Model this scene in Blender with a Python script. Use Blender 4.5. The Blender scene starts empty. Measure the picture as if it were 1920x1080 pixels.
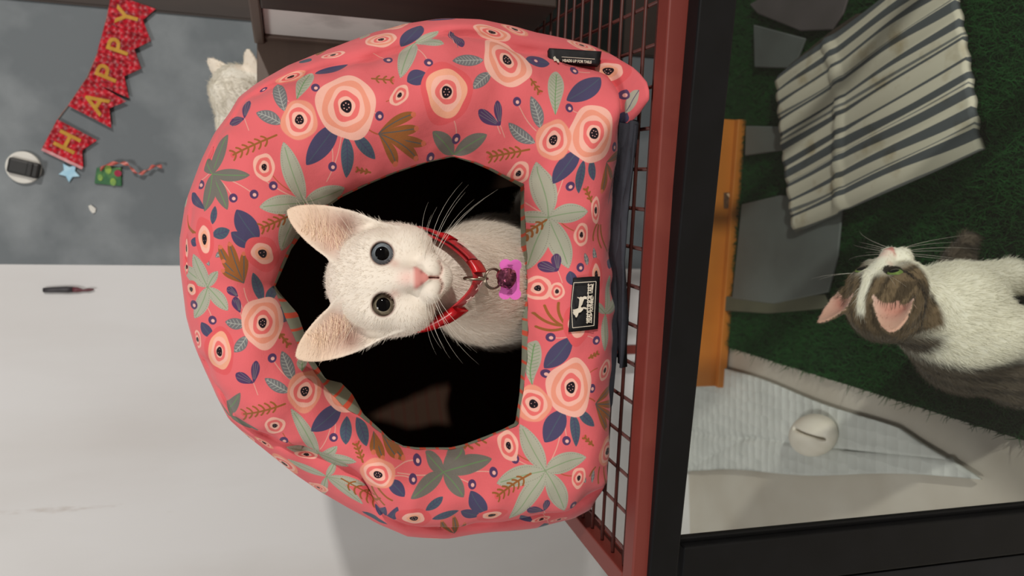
import bpy, bmesh, math, random
import numpy as np
from mathutils import Vector, Matrix
from mathutils.bvhtree import BVHTree

random.seed(7)
RNG = np.random.default_rng(11)
SC_ = bpy.context.scene
COL = SC_.collection

# ------------------------------------------------------------------ camera
FPX = 1440.0                                   # focal length in pixels of the 1920 px wide frame
PITCH = math.radians(16.0)
CAM = np.array([0.0, 0.0, 0.85])
FW = np.array([0.0, math.cos(PITCH), -math.sin(PITCH)])
UP = np.array([0.0, math.sin(PITCH), math.cos(PITCH)])
RT = np.array([1.0, 0.0, 0.0])
cam_d = bpy.data.cameras.new('camera')
cam_d.sensor_fit = 'HORIZONTAL'
cam_d.sensor_width = 36.0
cam_d.lens = 36.0 * FPX / 1920.0
cam_d.clip_start = 0.01
cam_d.dof.use_dof = True
cam_d.dof.focus_distance = 0.565
cam_d.dof.aperture_fstop = 10.0
cam = bpy.data.objects.new('camera', cam_d)
COL.objects.link(cam)
M3 = Matrix((tuple(-UP), tuple(RT), tuple(-FW))).transposed()   # the phone was held on its side: image right = down
cam.matrix_world = Matrix.Translation(Vector(CAM)) @ M3.to_4x4()
SC_.camera = cam

# ------------------------------------------------------------------ world, lamps, exposure
w = bpy.data.worlds.new('room_ambient')
SC_.world = w
w.use_nodes = True
w.node_tree.nodes['Background'].inputs[0].default_value = (1.0, 0.96, 0.92, 1)
w.node_tree.nodes['Background'].inputs[1].default_value = 0.21


def area_lamp(name, loc, target, size, power, color):
    l = bpy.data.lights.new(name, 'AREA')
    l.shape = 'DISK'
    l.size = size
    l.energy = power
    l.color = color
    o = bpy.data.objects.new(name, l)
    COL.objects.link(o)
    o.location = loc
    o.rotation_euler = (Vector(target) - Vector(loc)).to_track_quat('-Z', 'Y').to_euler()
    return o


area_lamp('room_lamp', (1.95, -2.2, 1.60), (0, 0.8, 0.6), 0.12, 78, (1.0, 0.945, 0.885))
area_lamp('ceiling_lamp', (-0.9, -0.5, 2.3), (0.1, 1.0, 0.7), 0.5, 23, (1.0, 0.97, 0.93))
vs = SC_.view_settings
vs.view_transform = 'Standard'
vs.look = 'None'
vs.gamma = 1.0
vs.exposure = 0.0
vs.use_curve_mapping = False

PLAT = 0.575          # height of the wire platform on top of the cage


# ------------------------------------------------------------------ helpers
def ray(px, py):
    return FW - UP * ((px - 960.0) / FPX) + RT * ((540.0 - py) / FPX)


def onz(px, py, z=0.0):
    d = ray(px, py)
    return CAM + d * ((z - CAM[2]) / d[2])


def dep(px, py, Y):
    d = ray(px, py)
    return CAM + d * (Y / d[1])


def onplane(px, py, p0, n):
    d = ray(px, py)
    return CAM + d * (np.dot(np.array(p0) - CAM, n) / np.dot(d, n))


def lin(c):
    return tuple((x / 12.92 if x <= 0.04045 else ((x + 0.055) / 1.055) ** 2.4) for x in c)


def rgb(r, g, b):
    return lin((r / 255.0, g / 255.0, b / 255.0)) + (1.0,)


def mat(name, col=None, rough=0.7, metal=0.0, noise=None, bump=None, spec=0.5, coat=0.0, sheen=0.0):
    """noise = (scale, colour, low, high, stretch); bump = (scale, strength, distance)"""
    m = bpy.data.materials.new(name)
    m.use_nodes = True
    nt = m.node_tree
    b = nt.nodes['Principled BSDF']
    b.inputs['Roughness'].default_value = rough
    b.inputs['Metallic'].default_value = metal
    b.inputs['Specular IOR Level'].default_value = spec
    b.inputs['Coat Weight'].default_value = coat
    b.inputs['Sheen Weight'].default_value = sheen
    if col:
        b.inputs['Base Color'].default_value = col
    tc = nt.nodes.new('ShaderNodeTexCoord')
    if noise:
        mp = nt.nodes.new('ShaderNodeMapping')
        mp.inputs['Scale'].default_value = noise[4] if len(noise) > 4 else (1, 1, 1)
        nt.links.new(tc.outputs['Object'], mp.inputs[0])
        nz = nt.nodes.new('ShaderNodeTexNoise')
        nz.inputs['Scale'].default_value = noise[0]
        nz.inputs['Detail'].default_value = 6
        nt.links.new(mp.outputs[0], nz.inputs['Vector'])
        rp = nt.nodes.new('ShaderNodeValToRGB')
        rp.color_ramp.elements[0].position = noise[2]
        rp.color_ramp.elements[1].position = noise[3]
        rp.color_ramp.elements[0].color = col
        rp.color_ramp.elements[1].color = noise[1]
        nt.links.new(nz.outputs['Fac'], rp.inputs[0])
        nt.links.new(rp.outputs[0], b.inputs['Base Color'])
    if bump:
        nz2 = nt.nodes.new('ShaderNodeTexNoise')
        nz2.inputs['Scale'].default_value = bump[0]
        nz2.inputs['Detail'].default_value = 4
        nt.links.new(tc.outputs['Object'], nz2.inputs['Vector'])
        bp = nt.nodes.new('ShaderNodeBump')
        bp.inputs['Strength'].default_value = bump[1]
        bp.inputs['Distance'].default_value = bump[2]
        nt.links.new(nz2.outputs['Fac'], bp.inputs['Height'])
        nt.links.new(bp.outputs[0], b.inputs['Normal'])
    return m


def attr_mat(name, attr='col', rough=0.8, spec=0.2, bump=None, sheen=0.0):
    m = mat(name, (1, 1, 1, 1), rough=rough, spec=spec, bump=bump, sheen=sheen)
    nt = m.node_tree
    a = nt.nodes.new('ShaderNodeAttribute')
    a.attribute_name = attr
    nt.links.new(a.outputs['Color'], nt.nodes['Principled BSDF'].inputs['Base Color'])
    return m


def tag(o, label=None, cat=None, group=None, kind=None):
    if label:
        o['label'] = label
    if cat:
        o['category'] = cat
    if group:
        o['group'] = group
    if kind:
        o['kind'] = kind
    return o


def link(name, me, m=None, parent=None):
    o = bpy.data.objects.new(name, me)
    COL.objects.link(o)
    for x in (m if isinstance(m, (list, tuple)) else [m]):
        if x:
            me.materials.append(x)
    if parent:
        o.parent = parent
        o.matrix_parent_inverse = PINV.get(parent.name, Matrix())
    return o


PINV = {}


def thing(name, label, cat, loc=(0, 0, 0), group=None):
    o = bpy.data.objects.new(name, None)
    o.empty_display_size = 0.02
    COL.objects.link(o)
    o.location = Vector(loc)
    PINV[o.name] = Matrix.Translation(Vector(loc)).inverted()
    return tag(o, label, cat, group)


def mesh_np(name, verts, faces, smooth=True):
    me = bpy.data.meshes.new(name)
    me.from_pydata([tuple(map(float, v)) for v in verts], [], [tuple(map(int, f)) for f in faces])
    if smooth:
        me.polygons.foreach_set('use_smooth', [True] * len(me.polygons))
    me.update()
    return me


def bm_obj(name, bm, m=None, parent=None, smooth=False):
    me = bpy.data.meshes.new(name)
    bmesh.ops.recalc_face_normals(bm, faces=bm.faces)
    bm.to_mesh(me)
    bm.free()
    if smooth:
        me.polygons.foreach_set('use_smooth', [True] * len(me.polygons))
    return link(name, me, m, parent)


def prism(name, pts, vec, m, parent=None, bevel=0.0):
    """flat outline (world points) pushed along vec"""
    bm = bmesh.new()
    vs_ = [bm.verts.new(Vector(p)) for p in pts]
    f = bm.faces.new(vs_)
    r = bmesh.ops.extrude_face_region(bm, geom=[f])
    bmesh.ops.translate(bm, vec=Vector(vec), verts=[e for e in r['geom'] if isinstance(e, bmesh.types.BMVert)])
    if bevel:
        bmesh.ops.bevel(bm, geom=bm.edges[:], offset=bevel, segments=2, profile=0.5, affect='EDGES')
    return bm_obj(name, bm, m, parent)


def beam(name, a, b, wd, ht, m, parent=None, upv=(0, 0, 1), bevel=0.0015):
    """box whose centre line runs a->b; wd across, ht along upv"""
    a, b, u = Vector(a), Vector(b), Vector(upv)
    d = (b - a).normalized()
    s = d.cross(u).normalized()
    u = s.cross(d).normalized()
    bm = bmesh.new()
    vs_ = []
    for p in (a, b):
        for i, j in ((-1, -1), (1, -1), (1, 1), (-1, 1)):
            vs_.append(bm.verts.new(p + s * (i * wd / 2) + u * (j * ht / 2)))
    bm.faces.new(vs_[0:4])
    bm.faces.new(vs_[4:8])
    for k in range(4):
        bm.faces.new((vs_[k], vs_[(k + 1) % 4], vs_[4 + (k + 1) % 4], vs_[4 + k]))
    if bevel:
        bmesh.ops.bevel(bm, geom=bm.edges[:], offset=bevel, segments=2, profile=0.5, affect='EDGES')
    return bm_obj(name, bm, m, parent)


def tube_mesh(name, pts, r, seg=8, closed=False, radii=None):
    P = [Vector(p) for p in pts]
    n = len(P)
    V, Fc = [], []
    prev = None
    for i in range(n):
        t = (P[(i + 1) % n] - P[i - 1]) if closed else (P[min(i + 1, n - 1)] - P[max(i - 1, 0)])
        t.normalize()
        if prev is None:
            u = t.orthogonal().normalized()
        else:
            u = (prev - t * prev.dot(t)).normalized()
        prev = u
        v = t.cross(u)
        rr = radii[i] if radii is not None else r
        for k in range(seg):
            a = 2 * math.pi * k / seg
            V.append(P[i] + u * (rr * math.cos(a)) + v * (rr * math.sin(a)))
    for i in range(n if closed else n - 1):
        j = (i + 1) % n
        for k in range(seg):
            k2 = (k + 1) % seg
            Fc.append((i * seg + k, i * seg + k2, j * seg + k2, j * seg + k))
    if not closed:
        Fc.append(tuple(range(seg))[::-1])
        Fc.append(tuple((n - 1) * seg + k for k in range(seg)))
    return mesh_np(name, V, Fc)


def text_mesh(name, txt, size, m, parent, origin, xdir, ydir, extr=0.0004, bold=0.0, fit=None):
    """printed lettering as a thin mesh; origin = centre, xdir / ydir = reading and up directions"""
    c = bpy.data.curves.new('lettering', 'FONT')
    c.body = txt
    c.size = size
    c.align_x = 'CENTER'
    c.align_y = 'CENTER'
    c.extrude = extr
    c.offset = bold
    c.resolution_u = 3
    t = bpy.data.objects.new('lettering_source', c)
    COL.objects.link(t)
    dg = bpy.context.evaluated_depsgraph_get()
    me = bpy.data.meshes.new_from_object(t.evaluated_get(dg))
    bpy.data.objects.remove(t)
    x, y = Vector(xdir).normalized(), Vector(ydir).normalized()
    z = x.cross(y).normalized()
    sx = 1.0
    if fit:
        xs = [v.co.x for v in me.vertices]
        sx = fit / (max(xs) - min(xs))
    mxs = [(min(v.co[i] for v in me.vertices) + max(v.co[i] for v in me.vertices)) / 2 for i in (0, 1)]
    for v in me.vertices:
        v.co.x -= mxs[0]
        v.co.y -= mxs[1]
        v.co = Vector(origin) + x * (v.co.x * sx) + y * v.co.y + z * v.co.z
    me.materials.clear()
    return link(name, me, m, parent)


# ------------------------------------------------------------------ room shell
M_floor = mat('pale_floor', rgb(196, 190, 178), 0.45, noise=(9, rgb(184, 176, 162), 0.35, 0.7))
M_white = mat('white_plaster', rgb(206, 206, 206), 0.55, noise=(5, rgb(195, 193, 191), 0.45, 0.75, (1, 1, 0.25)),
              bump=(30, 0.08, 0.002))
M_grey = mat('grey_cement', rgb(98, 105, 109), 0.6, noise=(7, rgb(136, 142, 145), 0.45, 0.75), bump=(45, 0.15, 0.003))

nt = M_white.node_tree
tcn = nt.nodes.new('ShaderNodeTexCoord')
mp = nt.nodes.new('ShaderNodeMapping')
mp.inputs['Scale'].default_value = (1.0, 1.0, 0.09)
nzs = nt.nodes.new('ShaderNodeTexNoise')
nzs.inputs['Scale'].default_value = 11
nzs.inputs['Detail'].default_value = 8
nzs.inputs['Roughness'].default_value = 0.75
rps = nt.nodes.new('ShaderNodeValToRGB')
rps.color_ramp.elements[0].position = 0.625
rps.color_ramp.elements[0].color = (1, 1, 1, 1)
rps.color_ramp.elements[1].position = 0.71
rps.color_ramp.elements[1].color = (0.62, 0.53, 0.46, 1)
mxs_ = nt.nodes.new('ShaderNodeMix')
mxs_.data_type = 'RGBA'
mxs_.blend_type = 'MULTIPLY'
mxs_.inputs['Factor'].default_value = 1.0
bsw = nt.nodes['Principled BSDF']
src = bsw.inputs['Base Color'].links[0].from_socket
nt.links.new(tcn.outputs['Object'], mp.inputs[0])
nt.links.new(mp.outputs[0], nzs.inputs['Vector'])
nt.links.new(nzs.outputs['Fac'], rps.inputs[0])
nt.links.new(src, mxs_.inputs['A'])
nt.links.new(rps.outputs[0], mxs_.inputs['B'])
nt.links.new(mxs_.outputs['Result'], bsw.inputs['Base Color'])

CORNER = np.array([0.042, 1.56, 0.0])
WL_DIR = np.array([-1.0, -0.05, 0.0])
WL_DIR /= np.linalg.norm(WL_DIR)
WR_DIR = np.array([1.0, -0.16, 0.0])
WR_DIR /= np.linalg.norm(WR_DIR)
WL_N = np.array([WL_DIR[1], -WL_DIR[0], 0]) * -1.0      # towards the room
if WL_N[1] > 0:
    WL_N = -WL_N
WR_N = np.array([-WR_DIR[1], WR_DIR[0], 0])
if WR_N[1] > 0:
    WR_N = -WR_N


def wall(name, p0, dvec, length, n, m, z1=2.6):
    a, b = p0, p0 + dvec * length
    pts = [a, b, b + np.array([0, 0, z1]), a + np.array([0, 0, z1])]
    return tag(prism(name, pts, -n * 0.08, m), kind='structure')


wall('wall_left', CORNER, WL_DIR, 2.6, WL_N, M_white)
wall('wall_back', CORNER, WR_DIR, 2.2, WR_N, M_grey)
fl = prism('floor', [(-2.6, -3.0, 0), (2.4, -3.0, 0), (2.4, 1.75, 0), (-2.6, 1.75, 0)], (0, 0, -0.05), M_floor)
tag(fl, kind='structure')


def wall_l(px, py, off=0.0):
    return onplane(px, py, CORNER + WL_N * off, WL_N)


def wall_r(px, py, off=0.0):
    return onplane(px, py, CORNER + WR_N * off, WR_N)


# ------------------------------------------------------------------ implicit surfaces (naive surface nets)
def surface_nets(fn, lo, hi, h):
    lo = np.array(lo, np.float32)
    n = np.ceil((np.array(hi) - lo) / h).astype(int) + 1
    ax = [lo[i] + h * np.arange(n[i], dtype=np.float32) for i in range(3)]
    V = np.empty(n, np.float32)
    step = max(1, int(1.5e6 / (n[1] * n[2])))
    for s in range(0, n[0], step):
        e = min(n[0], s + step)
        X, Y, Z = np.meshgrid(ax[0][s:e], ax[1], ax[2], indexing='ij')
        V[s:e] = fn(X, Y, Z)
    ins = V < 0
    cs = np.zeros(n - 1, np.int8)
    for dx in (0, 1):
        for dy in (0, 1):
            for dz in (0, 1):
                cs += ins[dx:n[0] - 1 + dx, dy:n[1] - 1 + dy, dz:n[2] - 1 + dz]
    act = (cs > 0) & (cs < 8)
    idx = np.full(n - 1, -1, np.int64)
    ci = np.argwhere(act)
    idx[act] = np.arange(len(ci))
    acc = np.zeros((len(ci), 3), np.float64)
    cnt = np.zeros(len(ci))
    corners = [(0, 0, 0), (1, 0, 0), (0, 1, 0), (1, 1, 0), (0, 0, 1), (1, 0, 1), (0, 1, 1), (1, 1, 1)]
    val = [V[ci[:, 0] + c[0], ci[:, 1] + c[1], ci[:, 2] + c[2]] for c in corners]
    for a in range(8):
        for b in range(a + 1, 8):
            dif = np.abs(np.array(corners[a]) - np.array(corners[b]))
            if dif.sum() != 1:
                continue
            m = (val[a] < 0) != (val[b] < 0)
            t = np.where(m, val[a] / np.where(m, val[a] - val[b], 1), 0)
            p = np.array(corners[a])[None] + t[:, None] * (np.array(corners[b]) - np.array(corners[a]))[None]
            acc += np.where(m[:, None], p, 0)
            cnt += m
    P = (ci + acc / cnt[:, None]) * h + lo[None]
    faces = []
    for axn in range(3):
        o1, o2 = [(1, 2), (2, 0), (0, 1)][axn]
        sl0 = [slice(None)] * 3
        sl1 = [slice(None)] * 3
        sl0[axn] = slice(0, n[axn] - 1)
        sl1[axn] = slice(1, n[axn])
        A, B = ins[tuple(sl0)], ins[tuple(sl1)]
        e = np.argwhere(A != B)
        ok = (e[:, o1] > 0) & (e[:, o2] > 0) & (e[:, o1] < n[o1] - 1) & (e[:, o2] < n[o2] - 1)
        e = e[ok]

        def cell(d1, d2):
            q = e.copy()
            q[:, o1] += d1
            q[:, o2] += d2
            return idx[q[:, 0], q[:, 1], q[:, 2]]
        quad = np.stack([cell(-1, -1), cell(0, -1), cell(0, 0), cell(-1, 0)], 1)
        flip = ~A[e[:, 0], e[:, 1], e[:, 2]]
        quad[flip] = quad[flip][:, ::-1]
        faces.append(quad)
    F_ = np.concatenate(faces)
    return P, F_


def fast_mesh(name, P, Fq, cols=None):
    me = bpy.data.meshes.new(name)
    nv, nf = len(P), len(Fq)
    k = Fq.shape[1]
    me.vertices.add(nv)
    me.vertices.foreach_set('co', np.asarray(P, np.float32).ravel())
    me.loops.add(nf * k)
    me.loops.foreach_set('vertex_index', np.asarray(Fq, np.int32).ravel())
    me.polygons.add(nf)
    me.polygons.foreach_set('loop_start', np.arange(0, nf * k, k, dtype=np.int32))
    me.update(calc_edges=True)
    me.polygons.foreach_set('use_smooth', np.ones(nf, bool))
    if cols is not None:
        a = me.color_attributes.new('col', 'FLOAT_COLOR', 'POINT')
        a.data.foreach_set('color', np.asarray(cols, np.float32).ravel())
    me.validate()
    return me


def smin(a, b, k):
    h = np.clip(0.5 + 0.5 * (b - a) / k, 0, 1)
    return b * (1 - h) + a * h - k * h * (1 - h)


def smax(a, b, k):
    return -smin(-a, -b, k)


def ell(X, Y, Z, c, r):
    x, y, z = (X - c[0]) / r[0], (Y - c[1]) / r[1], (Z - c[2]) / r[2]
    k0 = np.sqrt(x * x + y * y + z * z) + 1e-9
    x2, y2, z2 = x / r[0], y / r[1], z / r[2]
    k1 = np.sqrt(x2 * x2 + y2 * y2 + z2 * z2) + 1e-9
    return k0 * (k0 - 1) / k1


def cap(X, Y, Z, a, b, r0, r1):
    a, b = np.array(a, float), np.array(b, float)
    d = b - a
    t = np.clip(((X - a[0]) * d[0] + (Y - a[1]) * d[1] + (Z - a[2]) * d[2]) / d.dot(d), 0, 1).astype(np.float32)
    x, y, z = X - a[0] - t * d[0], Y - a[1] - t * d[1], Z - a[2] - t * d[2]
    return np.sqrt(x * x + y * y + z * z) - (r0 + (r1 - r0) * t)


def chain(X, Y, Z, pts, rad, k=0.006):
    out = None
    for i in range(len(pts) - 1):
        d = cap(X, Y, Z, pts[i], pts[i + 1], rad[i], rad[i + 1])
        out = d if out is None else smin(out, d, k)
    return out


# ------------------------------------------------------------------ cat head, local frame: x = viewer's right, y = forward, z = up
EAR = {+1: dict(tip=(0.0545, 0.0755), out=(0.0430, 0.012), inn=(0.0165, 0.0420)),
       -1: dict(tip=(-0.0570, 0.0710), out=(-0.0430, 0.010), inn=(-0.0185, 0.0415))}
EYE_X, EYE_Z, EYE_Y = 0.0180, 0.0052, 0.0262


def ear_coords(X, Y, Z, s, ears=EAR):
    e = ears[s]
    base = np.array([(e['out'][0] + e['inn'][0]) / 2, (e['out'][1] + e['inn'][1]) / 2])
    ax = np.array(e['tip']) - base
    L = np.linalg.norm(ax)
    ax /= L
    ub = np.array([ax[1], -ax[0]]) * s            # towards the outer edge
    bw = np.array(e['out']) - np.array(e['inn'])
    hw = np.linalg.norm(bw) / 2 * ears.get('wf', 1.0)
    t = ((X - base[0]) * ax[0] + (Z - base[1]) * ax[1]) / L
    u = (X - base[0]) * ub[0] + (Z - base[1]) * ub[1]
    u = u + 0.004 * np.clip(t, 0, 1) * 0
    wdt = hw * 1.02 * np.power(np.clip(1 - np.power(np.clip(t + 0.06, 0, 1.05), 1.75) * 0.97, 0.0001, 1), 0.62)
    ys = -0.0065 + 0.013 * np.square(u / (hw + 1e-6)) * np.clip(1.0 - 0.55 * t, 0.2, 1.2) - 0.006 * np.clip(t, 0, 1)
    return t, u, wdt, ys, L, hw


def head_sdf(X, Y, Z, ears=EAR):
    d = ell(X, Y, Z, (0, -0.010, 0.010), (0.0395, 0.038, 0.0365))
    d = smin(d, ell(X, Y, Z, (0, 0.000, -0.004), (0.0415, 0.030, 0.026)), 0.012)
    for s in (-1, 1):
        d = smin(d, ell(X, Y, Z, (s * 0.021, 0.012, -0.016), (0.0165, 0.018, 0.016)), 0.012)
        d = smin(d, ell(X, Y, Z, (s * 0.0185, 0.0165, 0.010), (0.015, 0.0125, 0.0135)), 0.010)
    d = smin(d, cap(X, Y, Z, (0, 0.022, 0.014), (0, 0.0375, -0.0172), 0.0105, 0.0068), 0.010)
    for s in (-1, 1):
        d = smin(d, ell(X, Y, Z, (s * 0.0074, 0.0295, -0.0285), (0.0108, 0.0116, 0.0090)), 0.0065)
    d = smin(d, ell(X, Y, Z, (0, 0.0255, -0.0375), (0.0095, 0.0105, 0.0070)), 0.0065)
    # nose leather
    for s in (-1, 1):
        d = smin(d, cap(X, Y, Z, (s * 0.0043, 0.0395, -0.0180), (0, 0.0408, -0.0250), 0.0026, 0.0020), 0.0030)
    d = smin(d, cap(X, Y, Z, (-0.003, 0.0405, -0.0180), (0.003, 0.0405, -0.0180), 0.0024, 0.0024), 0.0030)
    # sockets
    for s in (-1, 1):
        ex, ez = s * EYE_X, EYE_Z
        r = np.sqrt(np.square((X - ex) / 0.0081) + np.square((Z - ez) / 0.0077))
        hole = np.maximum((r - 1) * 0.0078, 0.018 - Y)
        d = smax(d, -hole, 0.0016)
    # mouth groove
    mz = -0.0335 - 0.0040 * np.sin(np.clip(np.abs(X) / 0.012, 0, 1) * math.pi) * 0.55
    g = np.maximum(np.sqrt(np.square((Z - mz) * 1.0) + np.square(np.clip(np.abs(X) - 0.011, 0, 1))) - 0.0002, 0.028 - Y)
    d = smax(d, -g, 0.0022)
    pl = np.maximum(np.sqrt(np.square(X) + np.square(np.clip(np.abs(Z + 0.0295) - 0.0038, 0, 1))) - 0.0004, 0.034 - Y)
    d = smax(d, -pl, 0.0015)
    for s in (-1, 1):
        t, u, wdt, ys, L, hw = ear_coords(X, Y, Z, s, ears)
        sheet = np.abs(Y - ys) - (0.0016 + 0.0012 * np.clip(1 - t, 0, 1.4))
        e = smax(sheet, np.abs(u) - wdt, 0.0022)
        e = np.maximum(e, (t - 1.02) * L)
        e = np.maximum(e, (-0.45 - t) * L)
        d = smin(d, e, 0.006)
    return d


def mix(c, c2, f):
    f = np.clip(f, 0, 1)[:, None]
    return c * (1 - f) + np.array(c2)[None] * f


def head_colours(L, base, ears=EAR):
    x, y, z = L[:, 0], L[:, 1], L[:, 2]
    c = np.tile(np.array(base, float)[None], (len(L), 1))
    pink = np.array(lin((0.80, 0.47, 0.44)))
    # skin in the ears
    for s in (-1, 1):
        t, u, wdt, ys, Ln, hw = ear_coords(x, y, z, s, ears)
        ins = (np.abs(u) < wdt * 1.15) & (t < 1.05) & (y > ys) & (y < ys + 0.012) & (np.abs(x) > 0.012)
        ins = ins * np.clip((t + 0.12) / 0.34, 0, 1)
        f = ins * np.clip((1 - np.abs(u / (wdt + 1e-5)) ** 3), 0, 1) * np.clip(1.15 - t * 1.1, 0, 1)
        c = mix(c, lin((0.70, 0.51, 0.45)), 0.9 * f)
        c = mix(c, lin((0.86, 0.74, 0.63)), 0.75 * ins * np.clip(t * 1.6, 0, 1) * (1 - 0.8 * f))
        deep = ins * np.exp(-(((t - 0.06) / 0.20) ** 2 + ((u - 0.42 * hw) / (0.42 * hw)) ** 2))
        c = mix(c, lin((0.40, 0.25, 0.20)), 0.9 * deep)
        back = (np.abs(u) < wdt * 1.1) & (t > 0.2) & (y <= ys)
        c = mix(c, np.array(lin((0.90, 0.80, 0.70))), 0.6 * back)
    nw = 0.0064 * np.clip((z + 0.0275) / 0.0095, 0.14, 1)
    nose = np.clip(1.4 - np.abs(x) / nw, 0, 0.4) / 0.4 * np.clip((z + 0.0285) / 0.002, 0, 1) * np.clip((-0.0142 - z) / 0.0030, 0, 1) * (y > 0.034)
    c = mix(c, lin((0.80, 0.50, 0.47)), 0.95 * nose)
    nst = np.exp(-((np.abs(x) - 0.0042) / 0.0014) ** 2 - ((z + 0.0212) / 0.0010) ** 2) * (y > 0.034)
    c = mix(c, lin((0.50, 0.26, 0.25)), 0.6 * nst)
    bridge = np.exp(-((x / 0.006) ** 2 + ((z + 0.011) / 0.006) ** 2)) * (y > 0.028)
    c = mix(c, lin((0.88, 0.68, 0.64)), 0.6 * bridge)
    mz = -0.0335 - 0.0040 * np.sin(np.clip(np.abs(x) / 0.012, 0, 1) * math.pi) * 0.55
    mouth = np.exp(-((z - mz) / 0.0016) ** 2) * (np.abs(x) < 0.012) * (y > 0.026)
    ph = np.exp(-(x / 0.0013) ** 2) * (z < -0.025) * (z > -0.034) * (y > 0.03)
    c = mix(c, lin((0.78, 0.50, 0.46)), np.maximum(0.35 * mouth, 0.8 * ph))
    for s in (-1, 1):
        r = np.hypot((x - s * EYE_X) / 0.0081, (z - EYE_Z) / 0.0077)
        rim = np.exp(-((r - 1.0) / 0.13) ** 2) * (y > 0.012)
        c = mix(c, lin((0.42, 0.26, 0.22)), 0.85 * rim)
        inner = np.exp(-((x - s * 0.0105) / 0.003) ** 2 - ((z + 0.003) / 0.0035) ** 2) * (y > 0.015)
        c = mix(c, lin((0.80, 0.55, 0.50)), 0.4 * inner)
    return np.concatenate([c, np.ones((len(c), 1))], 1)


def frame(fwd, up, s=1.0):
    f = np.array(fwd, float)
    f /= np.linalg.norm(f)
    u = np.array(up, float)
    u -= f * u.dot(f)
    u /= np.linalg.norm(u)
    x = np.cross(u, f)
    return np.stack([x, f, u], 0)          # rows: local axes in world


def to_local(X, Y, Z, org, R):
    x, y, z = X - org[0], Y - org[1], Z - org[2]
    return [(R[i, 0] * x + R[i, 1] * y + R[i, 2] * z).astype(np.float32) for i in range(3)]


# ------------------------------------------------------------------ fur
def fur_mat(name):
    m = bpy.data.materials.new(name)
    m.use_nodes = True
    nt = m.node_tree
    b = nt.nodes['Principled BSDF']
    b.inputs['Roughness'].default_value = 0.75
    b.inputs['Specular IOR Level'].default_value = 0.15
    a = nt.nodes.new('ShaderNodeAttribute')
    a.attribute_name = 'col'
    nt.links.new(a.outputs['Color'], b.inputs['Base Color'])
    return m


M_FUR = fur_mat('short_fur')


def strands(name, roots, dirs, lens, bend, cols, rad, m, parent, npt=4):
    n = len(roots)
    hc = bpy.data.hair_curves.new(name)
    hc.add_curves([npt] * n)
    t = np.linspace(0, 1, npt)
    P = roots[:, None] + dirs[:, None] * (t[None, :, None] * lens[:, None, None]) + bend[:, None] * (t ** 2)[None, :, None] * lens[:, None, None]
    hc.position_data.foreach_set('vector', P.astype(np.float32).ravel())
    R_ = (rad * (1 - 0.85 * t))[None].repeat(n, 0).astype(np.float32)
    ra = hc.attributes.get('radius') or hc.attributes.new('radius', 'FLOAT', 'POINT')
    ra.data.foreach_set('value', R_.ravel())
    ca = hc.attributes.new('col', 'FLOAT_COLOR', 'CURVE')
    ca.data.foreach_set('color', np.asarray(cols, np.float32).ravel())
    o = link(name, hc, m, parent)
    o['kind'] = 'stuff'
    return o


def scatter(P, Fq, n, weight=None):
    a, b, c, d = (P[Fq[:, i]] for i in range(4))
    ar = np.linalg.norm(np.cross(c - a, d - b), axis=1) / 2
    if weight is not None:
        ar = ar * weight
    cs = np.cumsum(ar)
    fi = np.searchsorted(cs, RNG.random(n) * cs[-1])
    fi = np.minimum(fi, len(Fq) - 1)
    u, v = RNG.random((2, n, 1))
    q = (a[fi] * (1 - u) + b[fi] * u) * (1 - v) + (d[fi] * (1 - u) + c[fi] * u) * v
    nr = np.cross(c - a, d - b)[fi]
    nr /= np.linalg.norm(nr, axis=1, keepdims=True) + 1e-12
    return q, nr, fi


def norm(v):
    return v / (np.linalg.norm(v, axis=-1, keepdims=True) + 1e-12)


def eye_mesh(name, org, R, s, iris, rim, parent, mats):
    """eyeball: glossy sphere with a wide round pupil, an iris and a dark rim"""
    rE = 0.0100
    ang = [0, 15, 22, 28.5, 29.5, 34, 40, 46, 50.5, 52, 58, 70, 90, 130, 180]
    seg = 40
    V = [np.array([0, rE, 0])]
    for a in ang[1:-1]:
        for k in range(seg):
            p = 2 * math.pi * k / seg
            V.append(np.array([rE * math.sin(math.radians(a)) * math.cos(p), rE * math.cos(math.radians(a)),
                               rE * math.sin(math.radians(a)) * math.sin(p)]))
    V.append(np.array([0, -rE, 0]))
    Fc, mi = [], []

    def idx_of(a):
        return 0 if a < 28.9 else (1 if a < 50.6 else 2)
    for k in range(seg):
        Fc.append((0, 1 + (k + 1) % seg, 1 + k))
        mi.append(0)
    for i in range(1, len(ang) - 2):
        for k in range(seg):
            b0, b1 = 1 + (i - 1) * seg, 1 + i * seg
            Fc.append((b0 + k, b0 + (k + 1) % seg, b1 + (k + 1) % seg, b1 + k))
            mi.append(idx_of(ang[i]))
    b0 = 1 + (len(ang) - 3) * seg
    for k in range(seg):
        Fc.append((b0 + k, b0 + (k + 1) % seg, len(V) - 1))
        mi.append(2)
    c = np.array([s * EYE_X, EYE_Y - 0.0075, EYE_Z])
    W = [org + R.T @ (c + v) for v in V]
    me = mesh_np(name, W, Fc)
    o = link(name, me, mats, parent)
    me.polygons.foreach_set('material_index', mi)
    return o

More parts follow.
